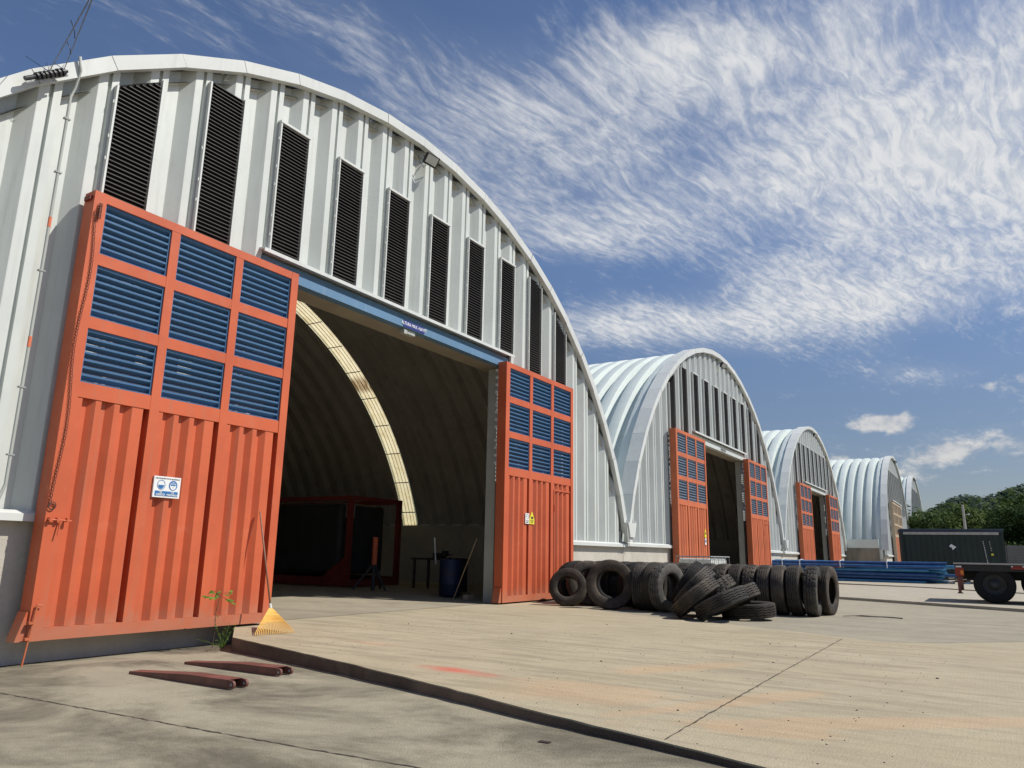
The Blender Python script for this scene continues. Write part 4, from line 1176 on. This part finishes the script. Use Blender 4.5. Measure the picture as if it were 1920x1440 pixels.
# ------------------------------------------------------------------ green container
def container():
    t = empty('green_container', (48.42,-5.55,GROUND), 'dark green shipping container with a navy cover along its top edge', 'container')
    dirv = Vector((.6, -4.95, 0)); L = 4.98; t.rotation_euler = (0,0,math.atan2(dirv.y, dirv.x))
    H = 2.59; z0 = .22
    b = MB(); p = .28; n = int(L/p); y = 0
    xs = []
    for k in range(n+1):
        xs += [(.12+k*p*.97, .04), (.12+k*p*.97+.07, .04), (.12+k*p*.97+.12, .0), (.12+k*p*.97+.19, .0)]
    xs = [q for q in xs if q[0] < L-.12]
    for (a, ya), (c, yc) in zip(xs, xs[1:]): b.quad((a,ya+.02,z0+.15),(c,yc+.02,z0+.15),(c,yc+.02,z0+H-.12),(a,ya+.02,z0+H-.12))
    b.box(.05,L-.05,.09,2.40,z0+.02,z0+H-.02); b.build('body', M['green'], t)
    f = MB()
    for x in (0, L-.13):
        for y in (0, 2.31): f.box(x,x+.13,y,y+.13,z0,z0+H)
    f.box(.13,L-.13,0.001,.1,z0,z0+.15); f.box(.13,L-.13,.001,.1,z0+H-.11,z0+H); f.build('frame', M['green'], t)
    c = MB(); c.box(-.05,L+.02,-.04,2.5,z0+H+.002,z0+H+.16); bevel(c.build('cover', M['navy'], t), .03)
    s = MB(); s.box(.15,L-.22,-.035,-.015,z0+H-.155,z0+H-.01); s.build('edge_strip', M['deckedge'], t)
    q = MB(); q.prism([(2.35,2.02),(2.47,2.15),(2.70,1.99),(2.52,1.82),(2.48,1.95)], .012, 'y', -.01); q.build('placard', M['signwhite'], t)
    for (x, z1, m, w) in ((3.98,2.32,'signwhite',.04),(4.27,2.3,'deckedge',.05)):
        q = MB()
        for k in range(11 if m == 'signwhite' else 5): q.box(x+.01*k,x+.01*k+w*srand(.5,1.1),-.006,.002,z1-.11*k-.06,z1-.11*k)
        q.build('code_marks', M[m], t)
    q = MB(); q.box(4.31,4.42,-.006,.002,1.56,1.66); q.build('yellow_mark', M['signyellow'], t)
    q = MB(); q.tube([(-.06,-.05,.3),(-.06,-.05,2.5)], .03, 6); q.tube([(L+.05,-.04,.25),(L+.05,-.04,2.3)], .02, 6); q.build('lock_rod', M['chassis'], t)
    q = MB()
    for x in (.3,1.6,3.0,4.4): q.box(x,x+.2,0.02,2.4,0,.218)
    q.build('sleepers', M['wood'], t)
container()

# ------------------------------------------------------------------ trailer
def trailer():
    z0 = .062
    t = empty('flatbed_trailer', (25,-8.86,z0), 'flatbed trailer rear with dark wheels, cut by the right frame edge', 'trailer')
    L = 13
    d = MB(); d.box(.02,2.5,-L,0,1.02,1.07); d.build('deck', M['chassis'], t)
    e = MB(); e.box(-.005,.02,-L,.0,1.040,1.085); e.build('side_edge', M['deckedge'], t)
    b = MB(); b.box(.03,.15,-L,-.02,.86,1.018); b.box(2.35,2.47,-L,-.02,.86,1.018); b.box(.7,.85,-L,-.02,.62,1.018); b.box(1.65,1.8,-L,-.02,.62,1.018)
    for k in range(16): b.box(.15,2.35,-.4-.8*k,-.32-.8*k,.88,1.015)
    b.build('chassis_frame', M['chassis'], t)
    r = MB(); r.box(.005,.10,-.235,-.02,.715,.945); r.box(.10,2.4,-.16,-.04,.72,.94); rb = r.build('rear_bumper', M['redbox'], t)
    r = MB(); r.box(.0,.004,-.19,-.05,.955,.995); r.build('reflector', M['signwhite'], t)
    r = MB(); r.box(-.004,.004,-.225,-.15,.755,.875); r.build('side_lamp', M['amber'], rb)
    r = MB(); r.box(.02,.10,-.13,-.055,.26,.715); r.box(.005,.12,-.16,-.03,.24,.27); r.box(.03,.05,-.20,-.13,.45,.70); r.build('underrun_post', M['maroon'], t)
    r = MB(); r.box(2.3,2.38,-.13,-.055,.26,.715); r.build('underrun_post', M['maroon'], t)
    tp = MB(); tp.box(-.012,-.006,-1.40,-1.36,.985,1.015); tp.box(-.012,-.006,-2.6,-1.62,.985,1.015); tp.build('white_tape', M['signwhite'], t)
    tp = MB(); tp.box(-.012,-.006,-1.619,-1.401,.985,1.015); tp.build('red_tape', M['redbox'], t)
    tp = MB(); tp.box(-.02,.03,-2.8,-1.35,.925,.98); tp.build('side_guard', M['redbox'], t)
    tm = tyre_mesh(.505, .27, 'rib', M['rubber_black'], bead=.27)
    for (y) in (-.93, -2.10):
        ax = MB(); ax.tube([(.3,y,.505),(2.2,y,.505)], .065, 10); ax.build('axle', M['chassis'], t)
        for x in (.20, .52, 1.98, 2.30):
            w = empty('wheel', (x,y,.505)); w.parent = t; w.rotation_euler = (0, R_(-90), R_(0))
            link('tyre', tm, w)
            rm = MB(); rm.lathe([(.275,-.11),(.275,.11),(.262,.11),(.25,.02),(.17,.0),(.15,.045),(.10,.055),(.085,.10),(.06,.115),(0,.115)], 28); rm.build('rim', M['dark'], w, smooth=True)
    m = MB(); m.box(.0,.5,-2.95,-2.93,.45,.95); m.build('mud_flap', M['rubberbelt'], t)
trailer()

# ------------------------------------------------------------------ background
def background():
    t = empty('utility_pole', (76.6,-8.2,-.1), 'grey concrete pole rising in front of the trees', 'pole')
    b = MB(); b.tube([(0,0,0),(-.15,.02,6.15)], [.14,.09], 10); b.build('post', M['pillar'], t)
    b = MB(); b.tube([(-.05,-.15,5.3),(-.12,-.3,5.32)], .03, 6); b.tube([(-.1,-.35,5.25),(-.1,-.35,5.4)], .07, 8); b.build('insulator', M['whiteplastic'], t)
    w = MB(); w.box(76,76.2,-40,-10.6,-.1,2.6); 
    t = tag(w.build('block_wall', M['block']), 'grey block boundary wall at the far right', 'wall')
    m = MB()
    for k in range(12): m.box(75.985,76.0,-40,-10.6,.2*k+.19,.2*k+.2)
    m.build('mortar_lines', M['chassis'], t)
    t = empty('scrap_machinery', (70,-11.6,-.016), 'dark scrap machinery by the far block wall', 'machinery')
    for k in range(14):
        b = MB(); p = Vector((srand(-.8,.8), srand(-1.6,1.0), srand(.2,1.25))); d = Vector((srand(-.5,.5), srand(-.7,.7), srand(-.3,.3)))
        b.tube([p-d*.6, p+d*.6], srand(.04,.13), 8); b.build('machine_part', random.choice([M['chassis'], M['dark'], M['grey'], M['iron']]), t)
    # trees
    def crown_mesh(h, w, n, seed, size, mat):
        rnd = random.Random(seed); b = MB(); cl = []
        for k in range(26):
            a = rnd.uniform(0, 6.28); rr = w*.5*math.sqrt(rnd.random())*.85; zz = rnd.uniform(.28, .92)*h
            lim = math.sqrt(max(.05, 1-((zz/h-.55)/.48)**2)); cl.append((Vector((rr*math.cos(a)*lim, rr*math.sin(a)*lim, zz)), rnd.uniform(.12,.24)*w))
        for i in range(n):
            c, r = cl[rnd.randrange(len(cl))]
            d = Vector((rnd.gauss(0,1), rnd.gauss(0,1), rnd.gauss(0,.75))).normalized()
            p = c + d*r*rnd.uniform(.72,1.08)
            nd = (d + Vector((rnd.uniform(-.6,.6), rnd.uniform(-.6,.6), rnd.uniform(-.2,.8)))).normalized()
            s = nd.orthogonal().normalized(); q = nd.cross(s); s2 = (s*math.cos(i)+q*math.sin(i)); q2 = nd.cross(s2)
            e = size*rnd.uniform(.6,1.4)
            b.quad(p-s2*e-q2*e*.1, p-q2*e*.6, p+s2*e+q2*e*.1, p+q2*e*.6)
        return b.mesh('crown', mat), cl
    protos = []
    for sd, (mt) in enumerate(('leaf','leafdark','leaf','leafdark')):
        cm, cl = crown_mesh(9.0, 7.5, 5200, sd+3, .19, M[mt])
        tb = MB(); tb.tube([(0,0,0),(.1,.05,1.6),(.05,.1,3.4),(.2,0,5.6)], [.28,.22,.17,.08], 8)
        for k in range(7):
            c = cl[k][0]; a = Vector((.06,.08,1.8+.4*k)); tb.tube([a, (a+c)/2+Vector((0,0,.3)), c], [.10,.07,.03], 5)
        protos.append((cm, tb.mesh('trunk', M['bark'])))
    spots = []
    rnd = random.Random(11)
    for k in range(11): spots.append((92+rnd.uniform(-2.5,2.5), 0.5-4.1*k+rnd.uniform(-.8,.8), .70+.035*min(k,6)+rnd.uniform(-.06,.06), 'front'))
    for k in range(9): spots.append((101+rnd.uniform(-3,3), 3-5.2*k+rnd.uniform(-1,1), .86+.04*min(k,5)+rnd.uniform(-.08,.06), 'back'))
    nm = ['first','second','third','fourth','fifth','sixth','seventh','eighth','ninth','tenth','eleventh','twelfth']
    cnt = {'front': 0, 'back': 0}
    for i, (x, y, s, row) in enumerate(spots):
        cm, tb = protos[(i*3+ (1 if row == 'front' and i in (4,5,7) else 0)) % 4]
        t = empty('leafy_tree', (x, y, -.05), 'dense leafy tree, %s from the left in the %s row beyond the container' % (nm[cnt[row]], row), 'tree', 'trees beyond the yard')
        cnt[row] += 1
        s *= 1.0; t.scale = (s*1.15, s*1.15, s*.98); t.rotation_euler = (0,0,rnd.uniform(0,6))
        link('trunk', tb, t); link('crown', cm, t)
    b = MB(); rnd = random.Random(5)
    for i in range(14000):
        y = rnd.uniform(-42, 4); x = rnd.uniform(84, 90); z = abs(rnd.gauss(0, 1.0))*1.3
        e = rnd.uniform(.12,.26); a = rnd.uniform(0,6.28); n = Vector((-1+rnd.uniform(-.6,.6), rnd.uniform(-.8,.8), rnd.uniform(-.2,1))).normalized(); s = n.orthogonal().normalized(); q = n.cross(s)
        p = Vector((x,y,z)); b.quad(p-s*e, p-q*e*.6, p+s*e, p+q*e*.6)
    tag(b.build('undergrowth', M['leafdark']), 'dark dense undergrowth below the far trees', 'undergrowth', kind='stuff')
    # wooded hill
    b = MB(); nx, ny = 46, 90
    rnd = random.Random(2); g = {}
    def hz(x, y):
        u = (x-330)/190.0
        ridge = interp(y, ((-500,50),(-160,49),(-60,41),(-20,33.5),(2,29.5),(16,23),(30,12),(50,3),(90,-2)))
        return max(-2, ridge*math.sin(max(0,min(1,u))*math.pi*.5) + 1.5*math.sin(x*.11+y*.07) + 1.2*math.sin(y*.19+1))
    for j in range(ny):
        for i in range(nx):
            x = 320+6.5*i; y = -420+5.6*j; b.v.append((x, y, hz(x,y)))
    for j in range(ny-1):
        for i in range(nx-1): k = j*nx+i; b.f.append((k,k+1,k+nx+1,k+nx))
    tag(b.build('hill', M['hazed_hillwood'], smooth=True), kind='structure')
    b = MB(); 
    for i in range(1500):
        x = rnd.uniform(380, 515); y = rnd.uniform(-120, 48) ; z = hz(x,y); r = rnd.uniform(2.4,4.6)
        if z < 0: continue
        c = Vector((x,y,z+r*.7))
        for k in range(42):
            d = Vector((rnd.gauss(0,1), rnd.gauss(0,1), abs(rnd.gauss(0,.9)))).normalized(); p = c + Vector((d.x*r, d.y*r, d.z*r*.8))*rnd.uniform(.8,1.06)
            n = (d+Vector((rnd.uniform(-.5,.5),rnd.uniform(-.5,.5),.3))).normalized(); s = n.orthogonal().normalized(); q = n.cross(s); e = rnd.uniform(.7,1.5)
            b.quad(p-s*e, p-q*e*.7, p+s*e, p+q*e*.7)
    tag(b.build('far_wood', M['hazed_hillwood']), 'haze-tinted tree canopy covering the distant hill', 'wood', kind='stuff')
background()

def debris():
    b = MB(); rnd = random.Random(9)
    for i in range(800):
        x = rnd.uniform(4.5, 14); y = rnd.uniform(-9.2, -.8)
        if x < interp(y, ((-14,3.3),(-8.6,4.67),(-5.63,5.61),(-1.05,6.93)))+.1 or x > 12.3: continue
        r = rnd.uniform(.002,.0055) if rnd.random() < .985 else rnd.uniform(.008,.013); a = rnd.uniform(0,3)
        c, s = math.cos(a)*r*rnd.uniform(1,1.8), math.sin(a)*r
        b.prism([(x-c,y-s),(x+s,y-c),(x+c,y+s),(x-s,y+c)][::-1], r*.7, 'z', .0005)
    tag(b.build('grit', M['chassis']), 'dark grit and pebbles scattered over the concrete apron', 'grit', kind='stuff')
    b = MB(); b.box(3.62,3.66,-6.96,-6.88,zlow(-6.9)+.001,zlow(-6.9)+.012)
    b.v = [(v[0]+1.05, v[1]-.2, v[2]) for v in b.v]
    tag(b.build('wood_chip', M['iron']), 'tiny dark chip lying on the lower concrete in the foreground', 'chip')
    b = MB(); b.tube([(18.0,-7.2,.0),(17.9,-7.5,.01),(18.1,-7.8,.0),(17.95,-8.1,0)], .012, 6); b.tube([(17.7,-7.0,.0),(18.0,-7.3,.01),(18.05,-7.9,.0)], .008, 6)
    tag(b.build('hose_scrap', M['iron']), 'thin dark hose scrap on the yard right of the tyres', 'hose')
debris()
